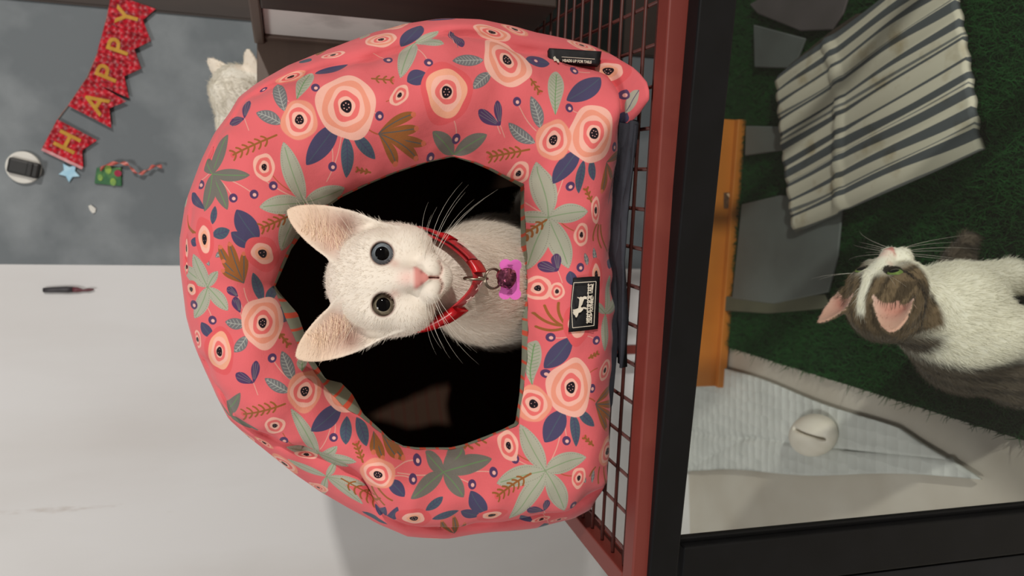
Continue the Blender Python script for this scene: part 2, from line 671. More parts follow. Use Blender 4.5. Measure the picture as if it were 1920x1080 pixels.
# ------------------------------------------------------------------ the cage: red tube frame, wire top, black glazed door
M_red = mat('rust_red_paint', rgb(112, 46, 38), 0.5, noise=(14, rgb(128, 62, 50), 0.5, 0.8), bump=(80, 0.15, 0.001))
M_wire = mat('red_brown_wire', rgb(78, 32, 25), 0.5, noise=(60, rgb(60, 25, 20), 0.4, 0.7))
M_black = mat('black_aluminium', rgb(11, 11, 12), 0.45, noise=(30, rgb(15, 15, 17), 0.4, 0.7), spec=0.22)
M_glass = bpy.data.materials.new('door_glass')
M_glass.use_nodes = True
_nt = M_glass.node_tree
_nt.nodes.remove(_nt.nodes['Principled BSDF'])
_tr = _nt.nodes.new('ShaderNodeBsdfTransparent')
_tr.inputs[0].default_value = (0.975, 0.99, 0.98, 1)
_gl = _nt.nodes.new('ShaderNodeBsdfGlossy')
_gl.inputs['Roughness'].default_value = 0.02
_lw = _nt.nodes.new('ShaderNodeLayerWeight')
_lw.inputs['Blend'].default_value = 0.5
_pw = _nt.nodes.new('ShaderNodeMath')
_pw.operation = 'POWER'
_pw.inputs[1].default_value = 5.0
_fr = _nt.nodes.new('ShaderNodeMath')
_fr.operation = 'MULTIPLY_ADD'
_fr.inputs[1].default_value = 0.95
_fr.inputs[2].default_value = 0.014
_nt.links.new(_lw.outputs['Facing'], _pw.inputs[0])
_nt.links.new(_pw.outputs[0], _fr.inputs[0])
_mx = _nt.nodes.new('ShaderNodeMixShader')
_nt.links.new(_fr.outputs[0], _mx.inputs[0])
_nt.links.new(_tr.outputs[0], _mx.inputs[1])
_nt.links.new(_gl.outputs[0], _mx.inputs[2])
_nt.links.new(_mx.outputs[0], _nt.nodes['Material Output'].inputs[0])

ZT = PLAT + 0.004
A0, B0 = onz(1255, 0, ZT), onz(1185, 1080, ZT)
EF = (A0 - B0) / np.linalg.norm(A0 - B0)         # along the cage front, to the right
NF = np.array([EF[1], -EF[0], 0.0])              # out of the front
NB = -NF
zb = 0.5 * (onplane(1302, 0, A0, NF)[2] + onplane(1224, 1080, A0, NF)[2])
RH = ZT - zb                                      # front rail height
RD = 0.019
cage = thing('cage', 'rust red wire-topped cage with black framed glass door under the pink pet house', 'cage',
             (0.05, 0.9, 0))
FL = B0 - EF * 0.026                              # front left corner of the frame
FRr = FL + EF * 0.86
DEPTH = 0.90
BL, BR = FL + NB * DEPTH, FRr + NB * DEPTH
mid = np.array([0, 0, -RH / 2])


def inset(p, a, b):
    return p + EF * a + NB * b


beam('front_rail', inset(FL, 0, RD / 2) + mid, inset(FRr, 0, RD / 2) + mid, RD, RH, M_red, cage)
beam('back_rail', inset(BL, 0, -RD / 2) + mid, inset(BR, 0, -RD / 2) + mid, RD, RH, M_red, cage)
beam('side_rail', inset(FL, RD / 2, RD) + mid, inset(BL, RD / 2, -RD) + mid, RD, RH, M_red, cage)
beam('side_rail', inset(FRr, -RD / 2, RD) + mid, inset(BR, -RD / 2, -RD) + mid, RD, RH, M_red, cage)
for p, a, b in ((BL, RD / 2, -RD / 2), (BR, -RD / 2, -RD / 2), (FRr, -RD / 2, RD / 2)):
    q = inset(p, a, b)
    beam('leg', (q[0], q[1], 0), (q[0], q[1], zb), RD, RD, M_red, cage, upv=(0, 1, 0))
# black bar standing in for the shadow just behind the front rail
q0, q1 = inset(FL, RD, RD + 0.007), inset(FRr, -RD, RD + 0.007)
beam('inner_shadow_bar', q0 + mid * 1.5, q1 + mid * 1.5, 0.010, RH * 0.6, M_black, cage)
# wires
zw = PLAT - 0.0025
step = 0.033
k = 0
x = 0.030
while x < 0.84:
    a, b = inset(FL, x, RD), inset(BL, x, -RD)
    a[2] = b[2] = zw - 0.0032
    link('wire', tube_mesh('wire', [a, b], 0.0017, 6), M_wire, cage)
    x += step
y = 0.030
while y < DEPTH - 0.02:
    a, b = inset(FL, RD, y), inset(FRr, -RD, y)
    a[2] = b[2] = zw
    link('wire', tube_mesh('wire', [a, b], 0.0017, 6), M_wire, cage)
    y += 0.0245

M_panel = mat('darkening_panel_face', rgb(22, 24, 23), 0.7, noise=(20, rgb(30, 33, 31), 0.4, 0.7), spec=0.1)  # added panel, turns the view through the wires near black
q0, q1 = inset(BL, 0.42, -RD - 0.004), inset(BR, -RD, -RD - 0.004)
prism('darkening_panel', [(q0[0], q0[1], 0.235), (q1[0], q1[1], 0.235), (q1[0], q1[1], zb), (q0[0], q0[1], zb)], NF * 0.004, M_panel, cage)
# the door: slightly ajar, hinged on the left
D_R = A0 + NF * 0.022
D_L = B0 + NF * 0.004
ED = (D_R - D_L) / np.linalg.norm(D_R - D_L)
ND = np.array([ED[1], -ED[0], 0.0])
pTR, pTL = onplane(1303, 0, D_R, ND), onplane(1225, 1080, D_R, ND)
pBR, pBL = onplane(1385, 0, D_R, ND), onplane(1276, 1080, D_R, ND)
dtop = 0.5 * (pTR[2] + pTL[2])
h_r, h_l = dtop - pBR[2], dtop - pBL[2]
dh = 0.5 * (h_r + h_l)
print('door rail', pTR, pTL, pBR, pBL, 'rail', ZT, zb)
s0 = onplane(1288, 1022, D_R, ND)
s1 = onplane(1920, 965, D_R, ND)
xs = 0.5 * (np.dot(s0 - D_L, ED) + np.dot(s1 - D_L, ED))
print('stile', s0, s1)
door = bpy.data.objects.new('door', None)
COL.objects.link(door)
door.parent = cage
door.matrix_parent_inverse = PINV[cage.name]
DT = 0.018


def dp(x, z, back=0.0):
    p = D_L + ED * x - ND * back
    return np.array([p[0], p[1], z])


XR = 0.62
prism('top_rail', [dp(-0.10, dtop), dp(XR, dtop), dp(XR, dtop - (h_r + (h_r - h_l) * 0.25)), dp(-0.10, dtop - h_l + 0.004)],
      -ND * DT, M_black, door, bevel=0.0015)
beam('stile', dp(xs - 0.022, 0.03, DT / 2), dp(xs - 0.022, dtop - dh, DT / 2), 0.044, DT, M_black, door, upv=tuple(ND))
beam('stile', dp(XR - 0.02, 0.03, DT / 2), dp(XR - 0.02, dtop - dh, DT / 2), 0.04, DT, M_black, door, upv=tuple(ND))
beam('bottom_rail', dp(xs - 0.044, 0.03, DT / 2), dp(XR, 0.03, DT / 2), DT, 0.05, M_black, door)
bead = beam('glazing_bead', dp(xs + 0.002, 0.055, DT * 0.6), dp(xs + 0.002, dtop - dh, DT * 0.6), 0.006, 0.006, M_black, door, upv=tuple(ND))
pane = prism('glass_pane', [dp(xs - 0.004, 0.05, 0.010), dp(XR - 0.03, 0.05, 0.010), dp(XR - 0.03, dtop - 0.01, 0.010),
                            dp(xs - 0.004, dtop - 0.01, 0.010)], -ND * 0.0035, M_glass, door)
# fixed black door post beside the stile
M_post = mat('dark_grey_post', rgb(20, 21, 23), 0.5, noise=(25, rgb(25, 25, 28), 0.4, 0.7), spec=0.25)
beam('door_post', dp(xs - 0.078, 0.0, DT / 2 + 0.004), dp(xs - 0.078, dtop - dh - 0.002, DT / 2 + 0.004), 0.060, DT, M_post, cage, upv=tuple(ND))

# ------------------------------------------------------------------ pink pet house
YAW = math.radians(4.0)
HE = np.array([math.cos(YAW), -math.sin(YAW), 0.0])
HN = np.array([-math.sin(YAW), -math.cos(YAW), 0.0])
H0 = np.array([0.0, 0.622, 0.0])


def front(px, py, off=0.0):
    """point of the front-panel plane (moved out by off) as panel coordinates a (right), z (up)"""
    p = onplane(px, py, H0 + HN * off, HN)
    return np.array([np.dot(p - H0, HE), p[2]])


def hw(a, z, off):
    return H0 + HE * a + HN * off + np.array([0, 0, z])


P_OPEN = [(850, 292), (800, 303), (740, 322), (690, 343), (640, 366), (600, 392), (561, 431), (537, 473), (513, 535),
          (516, 545), (537, 600), (558, 646), (585, 690), (609, 725), (647, 765), (677, 782), (705, 805), (730, 825), (757, 839),
          (782, 843), (845, 843), (870, 838), (910, 823), (940, 810), (972, 797), (980, 740), (988, 680), (990, 620),
          (989, 560), (988, 480), (984, 400), (982, 345), (950, 330), (920, 315), (890, 303), (865, 297)]
P_IN = [(850, 294), (800, 305), (740, 325), (690, 346), (640, 370), (604, 396), (568, 436), (546, 468), (516, 537),
        (527, 552), (558, 588), (570, 622), (587, 674), (611, 711), (640, 718), (660, 738), (682, 777), (715, 807), (732, 824),
        (757, 836), (782, 839), (845, 839), (870, 833), (910, 818), (940, 806), (966, 793), (974, 740), (978, 680), (979, 620),
        (978, 560), (977, 480), (976, 400), (976, 350), (946, 334), (916, 318), (888, 306), (865, 299)]
P_SEAM = [(439, 212), (459, 187), (500, 164), (542, 148), (592, 131), (640, 121), (690, 110), (749, 91), (785, 76),
          (835, 60), (880, 60), (930, 72), (969, 87), (1027, 97), (1090, 116), (1140, 135), (1161, 162), (1166, 200), (1164, 227),
          (1162, 266), (1158, 301), (1147, 400), (1150, 500), (1163, 600), (1160, 700), (1157, 780), (1157, 850), (1152, 890),
          (1135, 915), (1114, 925), (1057, 956), (984, 972), (900, 985), (830, 993), (760, 985), (712, 965), (695, 925),
          (675, 893), (640, 868), (590, 848), (520, 828), (470, 806), (437, 783), (416, 742), (395, 708), (372, 660), (358, 600),
          (350, 545), (346, 500), (348, 450), (358, 390), (385, 310), (410, 255)]
P_OUT = [(430, 214), (448, 184), (480, 160), (540, 124), (590, 103), (640, 85), (700, 62), (760, 45), (820, 38), (900, 39),
         (960, 50), (1000, 63), (1040, 72), (1100, 85), (1160, 107), (1205, 132), (1215, 190), (1190, 240), (1172, 262), (1160, 310), (1152, 400),
         (1154, 500), (1167, 600), (1164, 700), (1161, 780), (1160, 850), (1154, 895), (1131, 922), (1120, 940), (1071, 968), (1000, 984),
         (920, 991), (840, 1003), (760, 1000), (700, 975), (650, 948), (600, 921), (560, 892), (520, 860), (470, 820), (430, 780),
         (408, 740), (385, 690), (365, 640), (350, 590), (344, 545), (339, 500), (338, 450), (348, 380), (378, 303), (402, 252)]
CTR = (780.0, 565.0)
NTH = 288
TH = np.linspace(0, 2 * math.pi, NTH, endpoint=False)


def polar(poly):
    p = np.array(poly + [poly[0]], float)
    dense = []
    for i in range(len(p) - 1):
        for t in np.linspace(0, 1, 24, endpoint=False):
            dense.append(p[i] * (1 - t) + p[i + 1] * t)
    d = np.array(dense) - np.array(CTR)
    a = np.mod(np.arctan2(d[:, 1], d[:, 0]), 2 * math.pi)
    r = np.hypot(d[:, 0], d[:, 1])
    o = np.argsort(a)
    a, r = a[o], r[o]
    rr = np.interp(TH, np.concatenate([a - 2 * math.pi, a, a + 2 * math.pi]), np.concatenate([r, r, r]))
    return np.stack([CTR[0] + rr * np.cos(TH), CTR[1] + rr * np.sin(TH)], 1)


def to_panel(poly, off):
    off = np.broadcast_to(off, (NTH,))
    return np.array([front(q[0], q[1], o) for q, o in zip(polar(poly), off)])


# the lower right corner of the side flops forward
outpx = polar(P_OUT)
fwd = np.exp(-((outpx[:, 0] - 1210) / 75) ** 2 - ((outpx[:, 1] - 175) / 75) ** 2)
OFFB = -0.045 + 0.103 * fwd
sepx = polar(P_SEAM)
OFFS = 0.004 + 0.034 * np.exp(-((sepx[:, 0] - 1180) / 60) ** 2 - ((sepx[:, 1] - 200) / 70) ** 2)
IN2, OP2, SE2 = to_panel(P_IN, -0.020), to_panel(P_OPEN, 0.004), to_panel(P_SEAM, OFFS)
OU2 = to_panel(P_OUT, OFFB)
ZMIN = PLAT + 0.009
for q in (SE2, OU2):
    q[:, 1] = np.maximum(q[:, 1], ZMIN - 0.004)

SCV = 3500.0           # print pixels per metre of cloth
A_MAX, Z_MAX = 0.34, 1.17
CW, CH = 2560, 2480


def uv_px(a, z):
    return np.stack([(Z_MAX - z) * SCV, (A_MAX - a) * SCV], -1)


def wob(a, z):
    return 1.5 * (0.0022 * np.sin(31 * a + 17 * z) * np.sin(23 * z - 9 * a + 1.3) + 0.0014 * np.sin(67 * a - 41 * z + 2) * np.sin(53 * z + 0.7)
            + 0.0007 * np.sin(140 * a + 60 * z) * np.sin(120 * z - 55 * a))


GRV = np.clip(np.hypot(*(OU2 - SE2).T) / 0.016, 0.12, 1.0)
rows, uvs = [], []
NT = 30
for i in range(NT + 1):
    t = i / NT
    az = OP2 * (1 - t) + SE2 * t
    bul = 0.030 * np.power(np.sin(math.pi * min(max(t, 0), 1)), 0.75) if 0 < t < 1 else 0.0
    near_seam = math.exp(-((1 - t) / 0.16) ** 2)
    near_open = math.exp(-(t / 0.14) ** 2)
    pk = -0.010 * GRV * math.exp(-((1 - t) / 0.05) ** 2) + 0.0022 * near_seam * (np.sin(TH * 23 + 2 * np.sin(TH * 5)) + 0.7 * np.sin(TH * 41 + 1)) + 0.0012 * near_open * np.sin(TH * 29 + 0.4)
    wdt = np.hypot(*(SE2 - OP2).T)
    bul = bul * np.clip(wdt / 0.07, 0.4, 1.05)
    off = 0.004 + (OFFS - 0.004) * t ** 2 + bul + wob(az[:, 0], az[:, 1]) * (0 < t < 1) * 1.3 + pk
    rows.append((az, off))
    uvs.append(uv_px(az[:, 0], az[:, 1]))
# side and back
cA, cZ = float(np.mean(OU2[:, 0])), 0.76
prof = [(0.0, None), (0.14, 'b'), (0.30, (1.0, -0.11)), (0.5, (0.995, -0.19)), (0.72, (0.95, -0.27)), (0.88, (0.80, -0.32)), (0.96, (0.5, -0.335)), (1.0, (0.02, -0.34))]


def cen(q, s):
    return np.stack([cA + (q[:, 0] - cA) * s, np.maximum(cZ + (q[:, 1] - cZ) * s, ZMIN - 0.004)], 1)


keys = []
for s, v in prof:
    if v is None:
        keys.append((s, SE2, OFFS))
    elif v == 'b':
        keys.append((s, OU2, OFFB))
    else:
        keys.append((s, cen(OU2, v[0]), np.full(NTH, v[1])))


def key_at(s):
    for i in range(len(keys) - 1):
        if s <= keys[i + 1][0] + 1e-9:
            break
    g = [keys[max(i - 1, 0)], keys[i], keys[i + 1], keys[min(i + 2, len(keys) - 1)]]
    f = (s - keys[i][0]) / (keys[i + 1][0] - keys[i][0])
    P4 = [np.concatenate([k_[1], k_[2][:, None]], 1) for k_ in g]
    m1 = (P4[2] - P4[0]) / max(g[2][0] - g[0][0], 1e-6) * (g[2][0] - g[1][0])
    m2 = (P4[3] - P4[1]) / max(g[3][0] - g[1][0], 1e-6) * (g[2][0] - g[1][0])
    h = [2 * f ** 3 - 3 * f ** 2 + 1, f ** 3 - 2 * f ** 2 + f, -2 * f ** 3 + 3 * f ** 2, f ** 3 - f ** 2]
    return h[0] * P4[1] + h[1] * m1 + h[2] * P4[2] + h[3] * m2


sd = np.concatenate([np.linspace(0, 0.14, 9)[1:], np.linspace(0.14, 0.3, 6)[1:], np.linspace(0.3, 1.0, 14)[1:]])
dirv = uv_px(SE2[:, 0], SE2[:, 1]) - uv_px(*np.array([[cA], [0.79]]))
dirv = dirv / np.linalg.norm(dirv, axis=1, keepdims=True)
arc = np.zeros(NTH)
prev = np.concatenate([SE2, OFFS[:, None]], 1)
for s in sd:
    q = key_at(float(s))
    q[:, 1] = np.maximum(q[:, 1], ZMIN - 0.004)
    arc = arc + np.linalg.norm(q - prev, axis=1)
    prev = q
    k_ = math.exp(-(s / 0.05) ** 2)
    off = q[:, 2] - 0.010 * GRV * math.exp(-(s / 0.022) ** 2) + 0.007 * GRV * math.sin(math.pi * min(s / 0.16, 1)) * (1 - fwd) + 0.0015 * np.sin(TH * 17 + 9 * s) * (s < 0.9) + 0.0013 * k_ * np.sin(TH * 31)
    az = q[:, :2].copy()
    rows.append((az, off))
    uvs.append(uvs[NT] + dirv * (arc[:, None] * SCV))
HV = np.concatenate([np.array([hw(a, z, o) for (a, z), o in zip(az, off)]) for az, off in rows])
HUV = np.concatenate(uvs)
NR = len(rows)


def grid_faces(nr, nth, rev=False):
    i, k = np.meshgrid(np.arange(nr - 1), np.arange(nth), indexing='ij')
    k2 = (k + 1) % nth
    q = np.stack([i * nth + k, i * nth + k2, (i + 1) * nth + k2, (i + 1) * nth + k], -1).reshape(-1, 4)
    return q[:, ::-1] if rev else q


house = thing('pet_house', 'pink floral fabric pet house with a dark opening, white kitten sitting inside', 'pet house', (0.0, 0.78, PLAT))
HF = grid_faces(NR, NTH)
me = fast_mesh('shell', HV, HF)
uvl = me.uv_layers.new(name='print')
uvv = np.stack([HUV[:, 0] / CW, 1 - HUV[:, 1] / CH], 1)
uvl.data.foreach_set('uv', uvv[HF.ravel()].astype(np.float32).ravel())
shell = link('shell', me, None, house)
HBVH = BVHTree.FromPolygons([tuple(v) for v in HV], [tuple(int(x) for x in f) for f in HF[:NT * NTH + 10 * NTH]])


def hit_uv(px, py):
    """where a motif of the photographed cloth lies on the cloth itself"""
    d = Vector(ray(px, py)).normalized()
    loc, nr, fi, dist = HBVH.ray_cast(Vector(CAM), d)
    if loc is None:
        a, z = front(px, py, 0.015)
        return uv_px(a, z), 0.6
    q = HF[fi]
    W = np.array([HV[j] for j in q])
    wgt = 1.0 / (np.linalg.norm(W - np.array(loc), axis=1) + 1e-5)
    e1, e2 = W[1] - W[0], W[3] - W[0]
    r = np.array(loc) - W[0]
    m_ = np.array([[e1.dot(e1), e1.dot(e2)], [e1.dot(e2), e2.dot(e2)]])
    u, v = np.linalg.solve(m_, np.array([r.dot(e1), r.dot(e2)]))
    U4 = HUV[q]
    return (U4[0] * (1 - u) * (1 - v) + U4[1] * u * (1 - v) + U4[2] * u * v + U4[3] * (1 - u) * v), float(np.dot(np.array(loc) - CAM, FW))


# --- the print, drawn into a blank picture in memory
PINK = (214, 99, 104)
CANV = np.empty((CH, CW, 3), np.float32)
CANV[:] = np.array(PINK, np.float32) / 255.0


def stamp(x0, y0, x1, y1, fn):
    """fn(x, y) in canvas px -> list of (mask, colour)"""
    a, b, c, d = max(0, int(x0)), min(CW, int(x1) + 1), max(0, int(y0)), min(CH, int(y1) + 1)
    if a >= b or c >= d:
        return
    Y, X = np.mgrid[c:d, a:b].astype(np.float32)
    reg = CANV[c:d, a:b]
    for m_, col in fn(X, Y):
        m_ = np.clip(m_, 0, 1)[..., None]
        reg[:] = reg * (1 - m_) + (np.array(col, np.float32) / 255.0) * m_


CC = {k_: tuple(0.94 * x_ for x_ in v_) for k_, v_ in dict(pale=(243, 183, 166), orange=(235, 152, 128), coral=(224, 92, 96), cpink=(232, 112, 108), black=(26, 17, 24), dot=(238, 180, 168),
          peach=(240, 170, 140), navy=(76, 70, 102), teal=(76, 92, 106), purple=(84, 58, 98), slate=(116, 116, 118), vein=(174, 176, 168),
          sage=(172, 172, 154), sagel=(128, 154, 114), dark=(116, 112, 104), green=(104, 146, 92), olive=(104, 104, 88), brown=(152, 94, 48),
          tip=(214, 112, 84), stem=(226, 168, 152), bstem=(178, 92, 60)).items()}
RINGS = dict(
    A=[(1.0, 'pale'), (0.80, 'orange'), (0.62, 'pale'), (0.46, 'cpink'), (0.30, 'pale')],
    B=[(1.0, 'coral'), (0.78, 'peach'), (0.58, 'pale'), (0.40, 'cpink'), (0.25, 'pale')],
    C=[(1.0, 'orange'), (0.78, 'pale'), (0.60, 'cpink'), (0.42, 'pale')],
    D=[(1.0, 'pale'), (0.72, 'cpink'), (0.46, 'pale')],
    E=[(1.0, 'coral'), (0.62, 'pale'), (0.40, 'peach')])


def flower(px, py, rx, ry, typ, rot=0, hitp=None, core=None):
    (cx, cy), d = hitp if hitp else hit_uv(px, py)
    k = SCV * d / FPX
    R = max(rx, ry) * k * 1.2
    rg = math.radians(rot)
    ph = (px * 0.37 + py * 0.11) % 6.28

    def fn(X, Y):
        x, y = (X - cx) / k, (Y - cy) / k
        x, y = x * math.cos(rg) + y * math.sin(rg), -x * math.sin(rg) + y * math.cos(rg)
        out = []
        phi = np.arctan2(y / ry, x / rx)
        r0 = np.hypot(x / rx, y / ry)
        mr = min(rx, ry)
        for i, (f, c) in enumerate(RINGS[typ]):
            wv = 1 + 0.045 * np.sin(3 * phi + ph + i) + 0.03 * np.sin(5 * phi + 2 * ph - i * 1.7) + 0.03 * np.cos(2 * phi + ph * 1.3 + i)
            out.append((0.5 - (r0 / wv - f) * mr * k * (0.35 if (typ == 'C' and i == 0) else 1.0), CC[c]))
        bc = core or (0.19 if typ in 'AB' else 0.24)
        bx, by = max(3.0, rx * bc), max(4.0, ry * bc)
        rb = np.hypot(x / bx, y / by) / (1 + 0.06 * np.sin(3 * phi + ph))
        out.append((0.5 - (rb - 1) * bx * k, CC['black']))
        nd = 6 if bx > 7 else 3
        for j in range(nd):
            an = ph + j * 2 * math.pi / nd
            rr = 0.52
            out.append((0.5 - (np.hypot(x - bx * rr * math.cos(an), y - by * rr * math.sin(an)) - 0.13 * min(bx, by)) * k, CC['dot']))
        return out
    stamp(cx - R, cy - R, cx + R, cy + R, fn)


def seg(px0, py0, px1, py1):
    (ax, ay), d0 = hit_uv(px0, py0)
    (bx, by), d1 = hit_uv(px1, py1)
    return ax, ay, bx, by, SCV * 0.5 * (d0 + d1) / FPX


def leaf(px0, py0, px1, py1, wd, col, midc=None, veins=None, rnd=False, dots=None, s=None):
    """leaf from stalk end to tip, wd = half width in photo px"""
    ax, ay, bx, by, k = s or seg(px0, py0, px1, py1)
    L = math.hypot(bx - ax, by - ay) + 1e-6
    dx, dy = (bx - ax) / L, (by - ay) / L
    W = wd * k
    bend = ((px0 * 7 + py1 * 3) % 11 / 11 - 0.5) * 0.10 * L

    def fn(X, Y):
        t = ((X - ax) * dx + (Y - ay) * dy) / L
        tt = np.clip(t, 0, 1)
        n = -(X - ax) * dy + (Y - ay) * dx - bend * 4 * tt * (1 - tt)
        if rnd:
            h = W * np.power(np.clip(np.sin(math.pi * np.power(tt, 1.25)), 0, 1), 0.62) * (0.62 + 0.38 * tt)
        else:
            h = W * np.power(np.clip(4 * tt * (1 - tt), 0, 1), 0.80) * (1.06 - 0.12 * tt)
        sdv = np.maximum(np.abs(n) - h, np.maximum(-t, t - 1) * L)
        m_ = np.clip(0.5 - sdv, 0, 1)
        out = [(m_, CC[col])]
        if dots:
            ed = np.abs(np.abs(n) - h * 0.78)
            out.append((m_ * np.clip(1.0 - ed / (0.8 * k), 0, 1) * (np.sin(t * L / k * 1.5) > 0) * 0.65, CC[dots]))
        if veins:
            g = np.abs(np.mod((t * L - np.abs(n) * 0.75) / k, 7.0) - 3.5)
            out.append((m_ * np.clip(1.25 - g / 0.8, 0, 1) * (np.abs(n) < h * 0.8) * (t > 0.06) * (t < 0.93), CC[veins]))
        if midc:
            out.append((m_ * np.clip(1.3 - np.abs(n) / (0.9 * k), 0, 1) * (t < 0.92), CC[midc]))
        return out
    M = W + abs(bend) + 4
    stamp(min(ax, bx) - M, min(ay, by) - M, max(ax, bx) + M, max(ay, by) + M, fn)


def line(px0, py0, px1, py1, wd, col, bend=0.0, s=None):
    ax, ay, bx, by, k = s or seg(px0, py0, px1, py1)
    L = math.hypot(bx - ax, by - ay) + 1e-6
    dx, dy = (bx - ax) / L, (by - ay) / L
    B = bend * L

    def fn(X, Y):
        t = ((X - ax) * dx + (Y - ay) * dy) / L
        tt = np.clip(t, 0, 1)
        n = -(X - ax) * dy + (Y - ay) * dx - B * 4 * tt * (1 - tt)
        o = np.maximum(np.maximum(-t, t - 1) * L, 0)
        return [(0.5 - (np.hypot(n, o) - wd * k * 0.5), CC[col])]
    M = abs(B) + wd * k + 4
    stamp(min(ax, bx) - M, min(ay, by) - M, max(ax, bx) + M, max(ay, by) + M, fn)


def berry(px, py, r=8.5, ring='navy'):
    (cx, cy), d = hit_uv(px, py)
    k = SCV * d / FPX

    def fn(X, Y):
        x, y = (X - cx) / k, (Y - cy) / k
        return [(0.5 - (np.hypot(x / 0.92, y) - r) * k, CC['purple']), (0.5 - (np.hypot(x - r * 0.1, y - r * 0.12) - r * 0.40) * k, CC['dot'])]
    stamp(cx - 2 * r * k, cy - 2 * r * k, cx + 2 * r * k, cy + 2 * r * k, fn)


def lily(px, py, tips, wd, col='sage', midc='sagel', dots='olive'):
    for tx, ty in tips:
        L = math.hypot(tx - px, ty - py)
        leaf(px, py, tx, ty, min(wd, L * 0.24), col, midc, dots=dots)


def sprig(px0, py0, px1, py1, n=6, bud=True):
    """twig from the stalk end to the bud, short side twigs leaning to the bud"""
    dx, dy = px1 - px0, py1 - py0
    L = math.hypot(dx, dy)
    ux, uy = dx / L, dy / L
    if bud:
        (cx, cy), d = hit_uv(px1, py1)
        k = SCV * d / FPX
        stamp(cx - 12 * k, cy - 12 * k, cx + 12 * k, cy + 12 * k, lambda X, Y: [(0.5 - (np.hypot(X - cx, Y - cy) - 5.5 * k), CC['coral'])])
    line(px0, py0, px1, py1, 3.6, 'brown')
    for i in range(n):
        t = 0.22 + 0.72 * i / max(1, n - 1)
        bl = min(13.0, L * 0.22)
        x, y = px0 + dx * t, py0 + dy * t
        for sg in (-1, 1):
            line(x, y, x + (ux * 0.6 - sg * uy * 0.75) * bl, y + (uy * 0.6 + sg * ux * 0.75) * bl, 3.4, 'brown', bend=0.1 * sg)


def hand(bx, by, tips, wd=10):
    for tx, ty in tips:
        leaf(bx, by, tx, ty, wd, 'brown', 'teal', rnd=True)
    for tx, ty in tips:
        (cx, cy), d = hit_uv(bx + (tx - bx) * 0.94, by + (ty - by) * 0.94)
        k = SCV * d / FPX
        stamp(cx - 9 * k, cy - 9 * k, cx + 9 * k, cy + 9 * k, lambda X, Y: [((0.5 - (np.hypot(X - cx, Y - cy) - wd * 0.45 * k)) * 0.8, CC['tip'])])


def tulip(bx, by, t1, t2, w1=12, w2=9):
    for (tx, ty), wv in ((t1, w1), (t2, w2)):
        leaf(bx, by, tx, ty, wv, 'purple', None, rnd=True)
        L = math.hypot(tx - bx, ty - by)
        for o in (-0.5, 0.0, 0.5):
            nx, ny = -(ty - by) / L * wv * o, (tx - bx) / L * wv * o
            line(bx + (tx - bx) * 0.18 + nx * 0.4, by + (ty - by) * 0.18 + ny * 0.4, bx + (tx - bx) * 0.88 + nx, by + (ty - by) * 0.88 + ny, 1.1, 'slate')
    line(bx, by, bx + 8, by + 22, 1.4, 'stem')


# stems first, then leaves, then flowers
for a in ((623, 305, 619, 262), (612, 340, 640, 250), (727, 112, 700, 100), (803, 117, 782, 92), (855, 255, 851, 226), (711, 217, 695, 208),
          (512, 348, 560, 372), (493, 335, 560, 372), (476, 364, 402, 328), (437, 371, 402, 328), (360, 340, 396, 322), (591, 164, 612, 170), (541, 190, 510, 175),
          (969, 190, 1005, 245), (1067, 202, 1085, 212), (1076, 132, 1105, 136), (1032, 632, 1062, 632), (1023, 700, 1045, 706), (1118, 638, 1102, 630),
          (1064, 765, 1062, 818), (1110, 728, 1100, 728), (965, 859, 1010, 878), (925, 885, 850, 892), (885, 908, 840, 892), (510, 671, 545, 712),
          (782, 862, 738, 880), (774, 898, 740, 892), (745, 886, 828, 886), (398, 600, 386, 572), (625, 820, 628, 790), (1028, 400, 1062, 300), (1030, 870, 1055, 790),
          (600, 842, 622, 785), (985, 380, 1020, 400), (930, 222, 938, 250), (457, 540, 470, 575)):
    line(*a, 1.6, 'stem', 0.05)
for a in ((512, 330, 545, 358, 1.8), (724, 190, 740, 180, 1.8), (1050, 415, 1075, 432, 1.8), (530, 812, 570, 838, 1.8), (968, 850, 1012, 870, 1.8), (1048, 886, 1072, 892, 1.8),
          (1120, 690, 1104, 700, 1.8), (690, 242, 712, 252, 2.6), (1115, 752, 1100, 745, 2.6)):
    line(*a, 'bstem', 0.06)

lily(1028, 407, [(1005, 303), (1102, 396), (1066, 503), (988, 505), (978, 404)], 19)
lily(1022, 882, [(975, 795), (1099, 857), (1058, 957), (954, 972), (931, 906)], 18)
lily(570, 380, [(531, 266), (486, 388), (646, 352), (527, 470)], 18)
lily(398, 326, [(427, 252), (468, 328), (426, 393), (383, 396), (374, 286)], 12, 'dark', 'green')
lily(389, 538, [(346, 500), (362, 476), (408, 508), (427, 582), (364, 596)], 13)
lily(831, 885, [(797, 846), (868, 838), (922, 860), (770, 935), (869, 932)], 14, 'dark', 'green')
lily(851, 290, [(811, 246), (913, 252)], 15, 'dark', 'green')
lily(597, 851, [(545, 766), (536, 838), (632, 836), (668, 866), (654, 874)], 12)
lily(612, 893, [(538, 860), (628, 866), (686, 909), (680, 945), (606, 925)], 12)
lily(778, 80, [(832, 82), (750, 146), (822, 58)], 14)
lily(1135, 588, [(1143, 515), (1112, 566), (1134, 658), (1162, 556)], 10)
lily(432, 780, [(450, 736), (412, 752), (484, 806)], 14, 'dark', 'green')

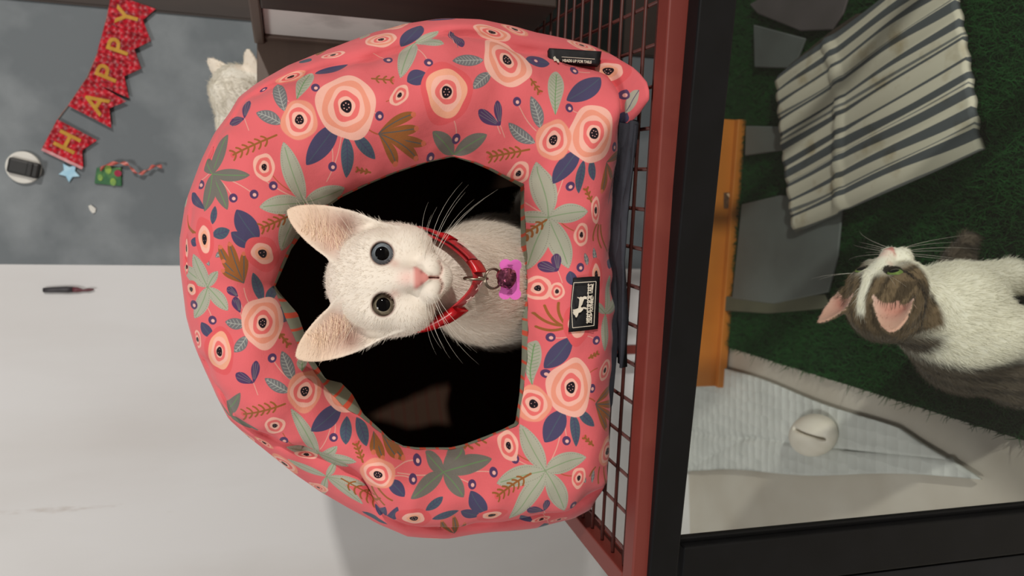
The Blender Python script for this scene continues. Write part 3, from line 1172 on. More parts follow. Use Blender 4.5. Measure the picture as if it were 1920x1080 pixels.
for a in ((1041, 215, 1043, 134, 19), (998, 722, 1005, 638, 15), (556, 186, 584, 137, 16), (566, 696, 567, 668, 12)):
    leaf(*a, 'sage', 'green', 'sagel', rnd=True)
for a in ((533, 208, 521, 158, 12), (527, 232, 480, 211, 12), (1013, 240, 995, 180, 11), (1003, 268, 953, 230, 11), (906, 112, 848, 114, 12),
          (920, 136, 886, 166, 11), (460, 608, 422, 603, 11), (462, 630, 438, 660, 10), (550, 713, 528, 658, 11), (542, 735, 496, 709, 10),
          (1101, 497, 1096, 474, 5), (1117, 492, 1113, 464, 5), (1110, 905, 1113, 880, 4), (1098, 905, 1092, 890, 4), (418, 470, 404, 482, 5), (385, 482, 392, 498, 4)):
    leaf(*a, 'slate', 'vein', 'vein')
for a in ((632, 232, 574, 309, 19, 'navy'), (648, 255, 649, 333, 12, 'teal'), (662, 250, 703, 298, 11, 'teal'),
          (1084, 280, 1037, 344, 14, 'navy'), (1094, 300, 1085, 362, 8, 'teal'), (1109, 298, 1113, 338, 8, 'teal'),
          (1056, 768, 1021, 829, 17, 'navy'), (1073, 775, 1080, 837, 9, 'teal'), (1084, 767, 1114, 799, 9, 'teal'),
          (640, 760, 583, 808, 18, 'navy'), (650, 780, 648, 833, 11, 'teal'), (668, 782, 687, 836, 11, 'teal'),
          (484, 450, 443, 393, 19, 'navy'), (474, 462, 433, 435, 13, 'navy'), (398, 441, 430, 431, 11, 'teal'), (372, 456, 358, 450, 9, 'navy'),
          (1125, 145, 1062, 188, 18, 'navy'), (590, 138, 652, 121, 11, 'navy'), (800, 138, 763, 153, 16, 'navy'), (752, 88, 788, 48, 18, 'navy'),
          (985, 112, 1030, 119, 14, 'navy'), (398, 632, 377, 604, 10, 'navy'), (545, 603, 518, 578, 13, 'navy'), (492, 566, 474, 511, 9, 'teal'), (500, 566, 518, 536, 9, 'teal'),
          (1072, 632, 1020, 690, 16, 'navy'), (1076, 535, 1068, 508, 10, 'navy'), (910, 962, 882, 920, 15, 'navy'), (900, 967, 864, 958, 11, 'navy'),
          (798, 957, 830, 931, 9, 'teal'), (810, 973, 860, 957, 8, 'teal'), (728, 900, 758, 931, 12, 'navy'), (1152, 500, 1138, 490, 10, 'navy'), (383, 392, 360, 362, 9, 'navy'),
          (398, 420, 403, 386, 6, 'teal'), (712, 966, 722, 950, 8, 'navy'), (722, 966, 745, 950, 8, 'navy'), (976, 966, 998, 978, 10, 'navy'), (1160, 290, 1140, 384, 2, 'navy'), (1175, 210, 1160, 232, 12, 'navy'), (1196, 168, 1172, 212, 12, 'sage')):
    leaf(*a[:5], a[5], 'teal' if a[5] == 'navy' else 'navy', 'navy' if a[5] == 'teal' else None)

hand(709, 250, [(779, 212), (785, 240), (799, 270), (784, 300), (743, 311)], 11)
hand(457, 531, [(410, 459), (429, 453), (457, 472), (416, 487), (415, 506)], 9)
hand(1116, 757, [(1152, 726), (1162, 760), (1156, 790), (1138, 808)], 9)
hand(1137, 304, [(1160, 286), (1128, 362), (1148, 338)], 9)
hand(700, 808, [(718, 862), (700, 850)], 10)
hand(718, 815, [(758, 861), (745, 858)], 10)
hand(852, 1000, [(827, 975), (850, 966), (872, 980)], 7)
for a in ((1058, 610, 1001, 587, .12), (1058, 612, 1021, 573, .12), (1058, 606, 1047, 568, .1), (1056, 615, 1005, 612, .12)):
    line(*a[:4], 5.0, 'brown', -a[4])
for a in ((1119, 420, 1112, 450), (1122, 422, 1127, 464), (1126, 422, 1138, 470), (1116, 876, 1106, 892), (1124, 876, 1122, 906), (1132, 876, 1136, 908), (1140, 874, 1150, 898),
          (697, 912, 720, 946), (707, 912, 735, 938), (352, 410, 366, 436), (352, 404, 362, 436)):
    line(*a, 3.6, 'brown', 0.08)
sprig(518, 253, 437, 290, 6)
sprig(992, 280, 918, 294, 6)
sprig(546, 403, 491, 427, 5)
sprig(534, 757, 457, 776, 6)
sprig(697, 147, 734, 150, 3)
sprig(694, 323, 670, 318, 3)
sprig(995, 148, 1011, 172, 3)
sprig(1109, 378, 1099, 354, 3)
sprig(1024, 412, 985, 442, 4)
sprig(995, 888, 932, 930, 6)
sprig(1112, 835, 1096, 820, 3)
sprig(1104, 671, 1120, 662, 3)
sprig(680, 866, 668, 832, 4)
sprig(640, 897, 704, 940, 5)
sprig(870, 838, 906, 824, 3)
sprig(522, 622, 540, 646, 3)
for b in ((591, 164), (711, 217), (623, 312), (727, 112), (803, 117), (855, 260), (807, 295), (512, 348), (376, 346), (437, 371), (476, 364), (1076, 132), (969, 190), (1067, 202), (1170, 177),
          (1152, 275), (1069, 349), (1088, 501), (1032, 632), (1118, 638), (1023, 700), (1110, 728), (1062, 826), (965, 859), (925, 885), (885, 908), (1075, 947), (398, 600), (510, 671), (363, 571),
          (532, 826), (625, 820), (782, 862), (774, 898), (553, 882), (1003, 113), (494, 168), (980, 130)):
    berry(*b)
tulip(938, 235, (897, 206), (932, 188))
tulip(458, 222, (430, 232), (467, 189))
tulip(475, 718, (442, 700), (480, 676))
tulip(1046, 508, (1008, 494), (1043, 475))
tulip(1020, 958, (988, 955), (1026, 937), 10, 8)
tulip(446, 556, (426, 538), (430, 540), 9, 6)
tulip(450, 586, (440, 556), (443, 558), 9, 6)
tulip(843, 58, (866, 88), (862, 84), 13, 8)
for f in ((649, 199, 53, 63, 'A', 0), (837, 172, 50, 56, 'B', 0), (950, 112, 46, 55, 'A', -15), (1114, 250, 42, 58, 'A', 12), (561, 224, 33, 38, 'C', 0),
          (1037, 262, 30, 37, 'C', 0), (495, 313, 19, 26, 'D', 0), (749, 178, 14, 24, 'D', 35), (383, 448, 18, 42, 'E', -5), (349, 465, 10, 28, 'E', 0),
          (492, 475, 29, 34, 'E', -35), (492, 605, 37, 48, 'A', 0), (411, 659, 27, 48, 'B', 0), (358, 542, 16, 18, 'E', 0), (571, 733, 32, 37, 'C', 0),
          (515, 798, 19, 19, 'D', 0), (370, 636, 9, 18, 'D', 0), (662, 738, 50, 44, 'A', 20), (495, 830, 22, 13, 'C', 35), (574, 852, 23, 11, 'D', 5),
          (708, 890, 32, 28, 'C', 0), (776, 972, 33, 24, 'E', 15), (1070, 726, 38, 57, 'A', 5), (1000, 757, 27, 34, 'C', 0), (953, 835, 17, 24, 'D', 10),
          (1139, 846, 23, 29, 'C', 0), (1085, 896, 15, 20, 'D', 15), (922, 966, 29, 16, 'E', -8), (1134, 694, 14, 21, 'D', 25), (1090, 440, 15, 22, 'D', 0),
          (1008, 540, 20, 23, 'D', 0), (1044, 546, 12, 17, 'D', 0), (1083, 610, 26, 38, 'E', 0), (1118, 515, 17, 32, 'E', 0), (1117, 394, 10, 26, 'D', -8),
          (972, 325, 18, 21, 'D', 0), (1138, 134, 33, 34, 'E', 0), (922, 60, 40, 26, 'A', 8), (714, 74, 32, 28, 'A', -30), (624, 103, 24, 14, 'D', -5),
          (545, 144, 30, 19, 'C', -25), (1015, 974, 20, 8, 'D', 0), (1048, 974, 18, 7, 'D', 0), (350, 500, 5, 14, 'E', 0)):
    flower(*f)
# loose repeat of the same motifs over the sides and the back, outside the front panel
seam_px = uv_px(SE2[:, 0], SE2[:, 1])
ctr_px = uv_px(np.array([cA]), np.array([0.79]))[0]
sa = np.arctan2(seam_px[:, 1] - ctr_px[1], seam_px[:, 0] - ctr_px[0])
sr = np.hypot(seam_px[:, 1] - ctr_px[1], seam_px[:, 0] - ctr_px[0])
so = np.argsort(sa)


def outside(x, y, margin):
    an = math.atan2(y - ctr_px[1], x - ctr_px[0])
    return math.hypot(x - ctr_px[0], y - ctr_px[1]) - np.interp(an, sa[so], sr[so], period=2 * math.pi) > margin


placed = []
for _ in range(4000):
    x, y = random.uniform(0, CW), random.uniform(0, CH)
    if not outside(x, y, 120) or any(math.hypot(x - a, y - b) < 95 for a, b in placed):
        continue
    placed.append((x, y))
    kind = random.random()
    k = SCV * 0.6 / FPX
    an = random.uniform(0, 6.28)
    if kind < 0.4:
        r = random.choice((20, 26, 34))
        flower(x, y, r, r * 1.2, random.choice('ABCDE'), math.degrees(an), hitp=((x, y), 0.6))
    else:
        L = random.uniform(30, 60) * k
        c_, v_ = random.choice((('navy', 'teal'), ('sage', 'sagel'), ('slate', 'vein'), ('teal', 'navy'), ('brown', 'teal')))
        leaf(x, y, x, y, 12, c_, v_, rnd=(c_ == 'sage'), s=(x, y, x + L * math.cos(an), y + L * math.sin(an), k))

img = bpy.data.images.new('floral_print', CW, CH, alpha=False)
px_ = np.ones((CH, CW, 4), np.float32)
px_[..., :3] = CANV[::-1]
img.pixels.foreach_set(px_.ravel())
img.update()
img.pack()
M_print = mat('floral_cotton', rough=0.85, spec=0.15, sheen=0.12)
nt = M_print.node_tree
ti = nt.nodes.new('ShaderNodeTexImage')
ti.image = img
ti.extension = 'REPEAT'
bs = nt.nodes['Principled BSDF']
nt.links.new(ti.outputs['Color'], bs.inputs['Base Color'])
tcn = nt.nodes.new('ShaderNodeTexCoord')
nzw = nt.nodes.new('ShaderNodeTexNoise')
nzw.inputs['Scale'].default_value = 26
nzw.inputs['Detail'].default_value = 3
wv = nt.nodes.new('ShaderNodeTexNoise')
wv.inputs['Scale'].default_value = 900
ad = nt.nodes.new('ShaderNodeMath')
ad.operation = 'MULTIPLY_ADD'
ad.inputs[1].default_value = 0.06
nt.links.new(tcn.outputs['Object'], nzw.inputs['Vector'])
nt.links.new(tcn.outputs['Object'], wv.inputs['Vector'])
nt.links.new(wv.outputs['Fac'], ad.inputs[0])
nt.links.new(nzw.outputs['Fac'], ad.inputs[2])
bmp = nt.nodes.new('ShaderNodeBump')
bmp.inputs['Strength'].default_value = 0.35
bmp.inputs['Distance'].default_value = 0.006
nt.links.new(ad.outputs[0], bmp.inputs['Height'])
nt.links.new(bmp.outputs[0], bs.inputs['Normal'])
shell.data.materials.append(M_print)

# --- striped lining of the rim (turned inwards round the opening)
lr = []
for i in range(9):
    t = i / 8
    az = OP2 * (1 - t) + IN2 * t
    off = 0.004 * (1 - t) - 0.020 * t + 0.004 * math.sin(math.pi * t)
    lr.append(np.array([hw(a, z, off) for a, z in az]))
LV = np.concatenate(lr)
M_lin = bpy.data.materials.new('striped_lining')
M_lin.use_nodes = True
nt = M_lin.node_tree
b = nt.nodes['Principled BSDF']
b.inputs['Roughness'].default_value = 0.9
a_ = nt.nodes.new('ShaderNodeAttribute')
a_.attribute_name = 'col'
nt.links.new(a_.outputs['Color'], b.inputs['Base Color'])
peri = np.concatenate([[0], np.cumsum(np.linalg.norm(np.roll(OP2, -1, 0) - OP2, axis=1))])[:-1]
st = np.mod(peri / 0.0125, 1.0)
lc = np.where((st < 0.26)[:, None], np.array([lin((0.86, 0.34, 0.24))]), np.array([lin((0.55, 0.57, 0.49))]))
# finer mesh along the rim so that the stripes have clean edges
cols = np.concatenate([np.concatenate([lc, np.ones((NTH, 1))], 1)] * 9)
rim_me = fast_mesh('rim_lining', LV, grid_faces(9, NTH, True))
ca = rim_me.color_attributes.new('col', 'FLOAT_COLOR', 'CORNER')
fq = grid_faces(9, NTH, True)
fcol = np.concatenate([lc, np.ones((NTH, 1))], 1)[np.tile(np.arange(NTH), 8)]
ca.data.foreach_set('color', np.repeat(fcol, 4, 0).astype(np.float32).ravel())
link('rim_lining', rim_me, M_lin, house)

# --- dark inner lining: the cavity
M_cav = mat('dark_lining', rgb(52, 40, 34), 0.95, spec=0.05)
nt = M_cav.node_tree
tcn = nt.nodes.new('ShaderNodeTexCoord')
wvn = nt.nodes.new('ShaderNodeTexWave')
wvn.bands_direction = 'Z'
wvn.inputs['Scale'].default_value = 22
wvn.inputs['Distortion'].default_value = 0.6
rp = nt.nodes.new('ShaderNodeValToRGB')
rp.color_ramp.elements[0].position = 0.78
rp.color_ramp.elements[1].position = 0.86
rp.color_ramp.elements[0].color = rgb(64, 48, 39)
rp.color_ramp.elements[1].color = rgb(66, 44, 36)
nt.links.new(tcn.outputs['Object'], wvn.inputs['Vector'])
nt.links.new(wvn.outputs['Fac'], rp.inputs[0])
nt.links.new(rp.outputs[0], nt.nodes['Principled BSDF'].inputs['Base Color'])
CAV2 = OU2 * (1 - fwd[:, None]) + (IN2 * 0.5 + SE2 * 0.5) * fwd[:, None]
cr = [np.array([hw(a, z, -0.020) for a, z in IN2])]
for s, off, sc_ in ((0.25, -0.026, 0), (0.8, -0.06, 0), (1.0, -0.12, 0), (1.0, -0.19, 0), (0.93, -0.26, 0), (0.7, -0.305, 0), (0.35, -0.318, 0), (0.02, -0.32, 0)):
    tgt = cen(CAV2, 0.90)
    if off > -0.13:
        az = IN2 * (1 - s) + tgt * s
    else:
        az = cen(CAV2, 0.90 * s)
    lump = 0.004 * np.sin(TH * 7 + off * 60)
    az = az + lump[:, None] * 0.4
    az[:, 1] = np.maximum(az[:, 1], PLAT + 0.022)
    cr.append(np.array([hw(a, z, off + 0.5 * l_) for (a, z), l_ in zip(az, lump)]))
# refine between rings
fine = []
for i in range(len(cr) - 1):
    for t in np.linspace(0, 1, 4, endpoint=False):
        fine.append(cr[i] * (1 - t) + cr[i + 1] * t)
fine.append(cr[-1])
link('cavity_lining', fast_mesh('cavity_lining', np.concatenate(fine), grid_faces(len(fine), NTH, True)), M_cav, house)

# --- slate base cloth lying on the wire under the front edge
M_slate = mat('slate_cloth', rgb(58, 59, 65), 0.9, noise=(40, rgb(46, 47, 53), 0.35, 0.7), bump=(120, 0.4, 0.002), spec=0.1)
zbp = PLAT + 0.0035
bpts = [onz(q[0], q[1], zbp) for q in ((1150, 760), (1160, 650), (1166, 560), (1172, 480), (1180, 400), (1186, 330), (1196, 270), (1200, 226))]
bpts += [hw(0.16, 0, -0.05), hw(0.165, 0, -0.2), hw(0.10, 0, -0.29), hw(-0.10, 0, -0.29), hw(-0.155, 0, -0.2), hw(-0.155, 0, -0.05)]
bpts = [np.array([p[0], p[1], zbp]) for p in bpts]
prism('base_cloth', bpts, (0, 0, 0.0075), M_slate, house, bevel=0.002)
# the slate strip sewn between base and front panel
stp = [(1147, 230), (1150, 300), (1146, 400), (1149, 500), (1160, 600), (1160, 680)]
top = [hw(*front(x_, y_, 0.004), 0.004) for x_, y_ in stp]
low = [onz(x_, y_, zbp + 0.006) for x_, y_ in ((1192, 236), (1186, 310), (1177, 400), (1170, 490), (1167, 600), (1163, 690))]
V_, F_ = [], []
for i in range(len(stp)):
    for j in range(6):
        t = j / 5
        p = top[i] * (1 - t) + low[i] * t
        V_.append(p + HN * (0.006 * math.sin(math.pi * t)) + np.array([0, 0, 0.004 * math.sin(i * 1.7 + j)]) * (0 < j < 5))
for i in range(len(stp) - 1):
    for j in range(5):
        F_.append((i * 6 + j, i * 6 + j + 1, (i + 1) * 6 + j + 1, (i + 1) * 6 + j))
o = link('base_strip', mesh_np('base_strip', V_, F_), M_slate, house)
md = o.modifiers.new('thick', 'SOLIDIFY')
md.thickness = 0.002
md.offset = 0

# --- labels sewn on
M_lab = mat('black_label', rgb(16, 15, 17), 0.6, noise=(200, rgb(26, 25, 27), 0.4, 0.6), spec=0.3)
M_ink = mat('cream_ink', rgb(214, 204, 186), 0.8, noise=(150, rgb(196, 186, 168), 0.4, 0.7))


def surf(px, py, lift=0.0):
    loc, nr, fi, dist = HBVH.ray_cast(Vector(CAM), Vector(ray(px, py)).normalized())
    nr = nr if nr.dot(loc - Vector(CAM)) < 0 else -nr
    return np.array(loc + nr * lift), np.array(nr)


def patch(name, quad, m, parent, lift, thick, nu=10, nv=8, stiff=False):
    """cloth label following the panel; quad = photo corners"""
    q = np.array(quad, float)
    V_, F_ = [], []
    K_ = []
    if stiff:
        nav = norm(np.mean([surf(*x_)[1] for x_ in q], 0)[None])[0]
        pc = np.mean([surf(*x_, lift)[0] for x_ in q], 0)
        K_ = [onplane(x_[0], x_[1], pc, norm((nav * 0.6 + HN * 0.5)[None])[0]) for x_ in q]
    for i in range(nu + 1):
        for j in range(nv + 1):
            u, v = i / nu, j / nv
            if stiff:
                V_.append(K_[0] * (1 - u) * (1 - v) + K_[1] * u * (1 - v) + K_[2] * u * v + K_[3] * (1 - u) * v)
                continue
            p = q[0] * (1 - u) * (1 - v) + q[1] * u * (1 - v) + q[2] * u * v + q[3] * (1 - u) * v
            V_.append(surf(p[0], p[1], lift)[0])
    W = nv + 1
    for i in range(nu):
        for j in range(nv):
            F_.append((i * W + j, (i + 1) * W + j, (i + 1) * W + j + 1, i * W + j + 1))
    o = link(name, mesh_np(name, V_, F_), m, parent)
    md = o.modifiers.new('thick', 'SOLIDIFY')
    md.thickness = thick
    md.offset = 0
    return o


LQ = [(1074, 521), (1121, 519), (1118, 616), (1066, 622)]        # top right, bottom right, bottom left, top left as worn
lab = patch('brand_label', LQ, M_lab, house, 0.0016, 0.0012)
lab['label'] = 'black sewn label with cream dog and lettering'
c0 = surf(1095, 570, 0.0040)[0]
cn = surf(1095, 570)[1]
cr_, cu_ = surf(1092, 530, 0.004)[0], surf(1075, 571, 0.004)[0]
xd = (surf(1094, 530, 0.004)[0] - surf(1094, 610, 0.004)[0])
yd = (surf(1072, 570, 0.004)[0] - surf(1116, 568, 0.004)[0])
xd /= np.linalg.norm(xd)
yd = yd - xd * yd.dot(xd)
yd /= np.linalg.norm(yd)
S_ = 0.585 / FPX


def lab_pt(px, py):
    """photo px -> point in the label plane"""
    return onplane(px, py, c0, np.cross(xd, yd))


def flat(name, polys, m, parent, n, thick=0.0004):
    bm = bmesh.new()
    for pts in polys:
        vs_ = [bm.verts.new(Vector(p)) for p in pts]
        f = bm.faces.new(vs_)
        r = bmesh.ops.extrude_face_region(bm, geom=[f])
        bmesh.ops.translate(bm, vec=Vector(n) * thick, verts=[e for e in r['geom'] if isinstance(e, bmesh.types.BMVert)])
    bmesh.ops.triangulate(bm, faces=[f for f in bm.faces if len(f.verts) > 4])
    return bm_obj(name, bm, m, parent)


def strip(p, q, wpx):
    p, q = np.array(p, float), np.array(q, float)
    d = (q - p) / np.linalg.norm(q - p)
    nn = np.array([-d[1], d[0]]) * wpx / 2
    return [lab_pt(*x_) for x_ in (p + nn, q + nn, q - nn, p - nn)]


def zl(x_, y_):              # pixel in the enlarged view of the label -> photo px
    return (1050 + x_ / 7.714, 500 + y_ / 7.714)


BQ = [zl(200, 232), zl(522, 214), zl(490, 850), zl(182, 884)]
BM_ = [zl(164, 560), zl(510, 530)]
border = [strip(BQ[0], BQ[1], 1.0), strip(BQ[1], BQ[2], 1.0), strip(BQ[2], BQ[3], 1.0), strip(BQ[3], BM_[0], 1.0), strip(BM_[0], BQ[0], 1.0)]
border += [strip(zl(412, 245), zl(392, 822), 1.4), strip(zl(484, 245), zl(464, 380), 0.9), strip(zl(460, 690), zl(454, 815), 0.9)]
flat('label_border', border, M_ink, lab, cn)
dog = [(250, 436), (280, 446), (300, 432), (322, 440), (352, 426), (384, 432), (392, 455), (380, 470), (352, 466), (335, 500), (322, 545),
       (300, 575), (312, 592), (345, 582), (385, 592), (392, 622), (378, 616), (340, 606), (326, 630), (300, 656), (268, 668), (258, 700),
       (240, 732), (222, 728), (220, 706), (196, 690), (186, 664), (192, 640), (182, 622), (205, 618), (240, 610), (264, 598), (272, 560),
       (276, 520), (280, 480), (272, 458), (252, 452)]
flat('label_dog', [[lab_pt(*zl(*q)) for q in dog][::-1]], M_ink, lab, cn)
text_mesh('label_lettering', 'HEADS UP FOR TAILS', 0.0058, M_ink, lab, lab_pt(*zl(427, 530)), lab_pt(*zl(436, 260)) - lab_pt(*zl(414, 800)), yd,
          bold=0.00015, fit=np.linalg.norm(lab_pt(*zl(440, 258)) - lab_pt(*zl(415, 812))))
text_mesh('label_lettering', 'FOR FAMILY', 0.0035, M_ink, lab, lab_pt(*zl(458, 535)), lab_pt(*zl(466, 260)) - lab_pt(*zl(444, 800)), yd, bold=0.0001,
          fit=np.linalg.norm(lab_pt(*zl(462, 425)) - lab_pt(*zl(452, 650))))

TQ = [(1028, 93), (1126, 99), (1122, 123), (1029, 116)]
tab = patch('folded_tag', TQ, M_lab, house, 0.006, 0.006, stiff=True)
TK = [np.array(tab.data.vertices[i_].co) for i_ in (0, 90, 98, 8)]
tn_ = np.cross(TK[1] - TK[0], TK[3] - TK[0])
tn_ /= np.linalg.norm(tn_)
tn_ = tn_ if tn_.dot(CAM - TK[0]) > 0 else -tn_
tab['label'] = 'folded black side tag with small lettering'
c0 = np.mean(TK, 0) + tn_ * 0.0034
cn = tn_
xd = surf(1060, 109, 0)[0] - surf(1098, 112, 0)[0]
# the lettering runs down the tag
x2 = lab_pt(1110, 113) - lab_pt(1045, 109)
x2 /= np.linalg.norm(x2)
y2 = np.cross(cn, x2)
text_mesh('tag_lettering', 'HEADS UP FOR TAILS', 0.0032, M_ink, tab, lab_pt(1082, 115), x2, y2, bold=0.00005, fit=0.024)
flat('tag_mark', [strip((1053, 107), (1115, 111), 0.8)], M_ink, tab, cn)
flat('tag_mark', [[lab_pt(*q) for q in ((1037, 108), (1040, 105), (1043, 110), (1047, 112), (1049, 117), (1046, 118), (1043, 114), (1039, 115))][::-1]], M_ink, tab, cn)

# ------------------------------------------------------------------ kitten in the house
HC = dep(730, 525, 0.572)                       # head centre
R1 = frame((0.02, -1.0, 0.10), (-0.02, 0.06, 1.0))
M_eyeK = mat('pupil_black', rgb(6, 5, 6), 0.04, spec=0.14, noise=(300, rgb(9, 7, 7), 0.4, 0.6))
M_irisB = mat('iris_blue_grey', rgb(126, 134, 140), 0.05, spec=0.4, noise=(420, rgb(104, 112, 118), 0.35, 0.7))
M_irisO = mat('iris_olive', rgb(128, 120, 102), 0.05, spec=0.4, noise=(420, rgb(104, 96, 80), 0.35, 0.7))
M_limb = mat('eye_rim_dark', rgb(30, 26, 26), 0.12, spec=0.25, noise=(300, rgb(40, 34, 32), 0.4, 0.6))


def hw_(x, y, z):           # offsets from the head centre: right, forward (to the viewer), up
    return (HC[0] + x, HC[1] - y, HC[2] + z)


FZ = PLAT + 0.030 - HC[2]      # cushion level


def cat1(X, Y, Z):
    lx, ly, lz = to_local(X, Y, Z, HC, R1)
    d = head_sdf(lx, ly, lz)
    x, y, z = X - HC[0], -(Y - HC[1]), Z - HC[2]
    b = chain(x, y, z, [(0.001, -0.022, -0.008), (0.002, -0.026, -0.050), (0.000, -0.090, -0.102)], [0.030, 0.0325, 0.042], 0.01)
    b = smin(b, ell(x, y, z, (-0.001, -0.112, -0.102), (0.0510, 0.042, 0.054)), 0.014)
    for s in (-1, 1):
        b = smin(b, ell(x, y, z, (s * 0.032 - 0.001, -0.112, -0.108), (0.022, 0.030, 0.040)), 0.012)
        b = smin(b, chain(x, y, z, [(s * 0.026, -0.105, -0.112), (s * 0.026, -0.108, -0.145), (s * 0.025, -0.106, FZ + 0.010)], [0.0170, 0.0130, 0.0105], 0.006), 0.012)
        b = smin(b, ell(x, y, z, (s * 0.025, -0.100, FZ + 0.008), (0.011, 0.016, 0.0085)), 0.006)
        b = smin(b, ell(x, y, z, (s * 0.043, -0.195, FZ + 0.040), (0.026, 0.045, 0.040)), 0.014)
        b = smin(b, ell(x, y, z, (s * 0.046, -0.160, FZ + 0.009), (0.012, 0.028, 0.009)), 0.008)
    b = smin(b, cap(x, y, z, (0, -0.120, -0.098), (0, -0.200, FZ + 0.052), 0.046, 0.052), 0.02)
    b = smin(b, chain(x, y, z, [(0.0, -0.235, FZ + 0.03), (0.05, -0.240, FZ + 0.012), (0.085, -0.20, FZ + 0.010), (0.088, -0.15, FZ + 0.009)],
                      [0.013, 0.010, 0.0085, 0.007], 0.006), 0.012)
    return smin(d, b, 0.008)


lo = (HC[0] - 0.115, HC[1] - 0.060, HC[2] + FZ - 0.004)
hi = (HC[0] + 0.115, HC[1] + 0.265, HC[2] + 0.085)
KP, KF = surface_nets(cat1, lo, hi, 0.00125)
KL = (KP - HC) @ R1.T
WHITE = lin((0.89, 0.85, 0.795))
kc = head_colours(KL, WHITE)
body = (KL[:, 2] < -0.05) | (KL[:, 1] < -0.045)
kc[body, :3] = np.array(WHITE)
kit = thing('cat', 'white kitten with one blue and one olive eye sitting in the pink house', 'cat', (HC[0], HC[1] + 0.08, PLAT + 0.03))
M_skin = attr_mat('cat_coat', rough=0.85, spec=0.12, sheen=0.15)
link('body', fast_mesh('body', KP, KF, kc), M_skin, kit)
eye_mesh('eye', HC, R1, +1, None, None, kit, [M_eyeK, M_irisB, M_limb])['label'] = 'blue grey eye'
eye_mesh('eye', HC, R1, -1, None, None, kit, [M_eyeK, M_irisO, M_limb])['label'] = 'olive brown eye'


def fur(name, P, Fq, C, org, R, n, length, parent, rad=0.00011, body_len=1.9, view=None, ears=EAR, colmul=1.0):
    L = (P - org) @ R.T
    fc = L[Fq].mean(1)
    wgt = np.ones(len(Fq))
    # no fur on the nose leather and in the eyes
    for s in (-1, 1):
        r = np.hypot((fc[:, 0] - s * EYE_X) / 0.0090, (fc[:, 2] - EYE_Z) / 0.0088)
        wgt[(r < 1.0) & (fc[:, 1] > 0.008)] = 0
    wgt[(np.hypot(fc[:, 0] / 0.008, (fc[:, 2] + 0.0210) / 0.0068) < 1.0) & (fc[:, 1] > 0.034)] = 0
    q, nr, fi = scatter(P, Fq, n, wgt)
    ql = (q - org) @ R.T
    nose = np.array([0, 0.040, -0.017])
    inhead = (ql[:, 2] > -0.045) & (ql[:, 1] > -0.045)
    fl = ql - nose
    fl[:, 1] *= 1.0
    cmb = norm(fl) @ R
    down = np.tile(np.array([0, 0.15, -1.0]), (n, 1))
    cmb = np.where(inhead[:, None], cmb, down)
    cmb = norm(cmb - nr * np.sum(cmb * nr, 1, keepdims=True))
    jit = RNG.normal(0, 0.22, (n, 3))
    dr = norm(nr * 0.42 + cmb + jit)
    bend = cmb * 0.25 - nr * 0.12
    ln = length * RNG.uniform(0.6, 1.25, n)
    dn = np.linalg.norm(fl, axis=1)
    ln = ln * np.where(inhead, np.clip(0.35 + dn / 0.07, 0.35, 1.15), body_len)
    isear = np.zeros(n, bool)
    for s in (-1, 1):
        t, u, wd, ys, Ln, hw0 = ear_coords(ql[:, 0], ql[:, 1], ql[:, 2], s, ears)
        isear |= (t > 0.05) & (np.abs(ql[:, 0]) > 0.012) & (ql[:, 2] > 0.020)
    ln = np.where(isear, ln * 0.38, ln)
    cc = C[Fq[fi, 0]].copy()
    cc[:, :3] *= RNG.uniform(0.92, 1.05, (n, 1)) * colmul
    cc[:, :3] = np.clip(cc[:, :3], 0, 1)
    return strands(name, q - nr * 0.0004, dr, ln, bend, cc, rad, M_FUR, parent)


fur('fur', KP, KF, kc, HC, R1, 70000, 0.0042, kit)['label'] = 'short white fur'

# long hairs in the ears
rt, dd, ll = [], [], []
for s in (-1, 1):
    e = EAR[s]
    for _ in range(120):
        t = RNG.uniform(-0.18, 0.58)
        inn = np.array(e['inn'])
        base = (np.array(e['inn']) + np.array(e['out'])) / 2
        ax = np.array(e['tip']) - base
        side = (inn - base)
        f = RNG.uniform(0.15, 0.9) * (1 - 0.55 * max(t, 0))
        p = base + ax * t + side * f
        x, z = p
        tt, u, wd, ys, Ln, hw0 = ear_coords(np.array([x]), np.array([0.0]), np.array([z]), s)
        pl = np.array([x, ys[0] + 0.002, z])
        o2 = -side / np.linalg.norm(side)
        a2 = ax / np.linalg.norm(ax)
        dl = np.array([o2[0] * 0.9 + a2[0] * 0.65, 0.35, o2[1] * 0.9 + a2[1] * 0.65]) + RNG.normal(0, 0.16, 3)
        rt.append(HC + pl @ R1)
        dd.append(norm(dl[None])[0] @ R1)
        ll.append(RNG.uniform(0.013, 0.024))
rt, dd, ll = np.array(rt), np.array(dd), np.array(ll)
strands('ear_fur', rt, dd, ll, RNG.normal(0, 0.12, (len(rt), 3)) + np.array([0, -0.05, 0.32]), np.tile(np.array(lin((0.95, 0.86, 0.76)) + (1,)), (len(rt), 1)), 0.00016, M_FUR, kit, npt=7)['label'] = 'pale wisps in the ears'

M_whisk = mat('whisker_white', rgb(236, 228, 214), 0.5, noise=(100, rgb(220, 212, 198), 0.4, 0.6))


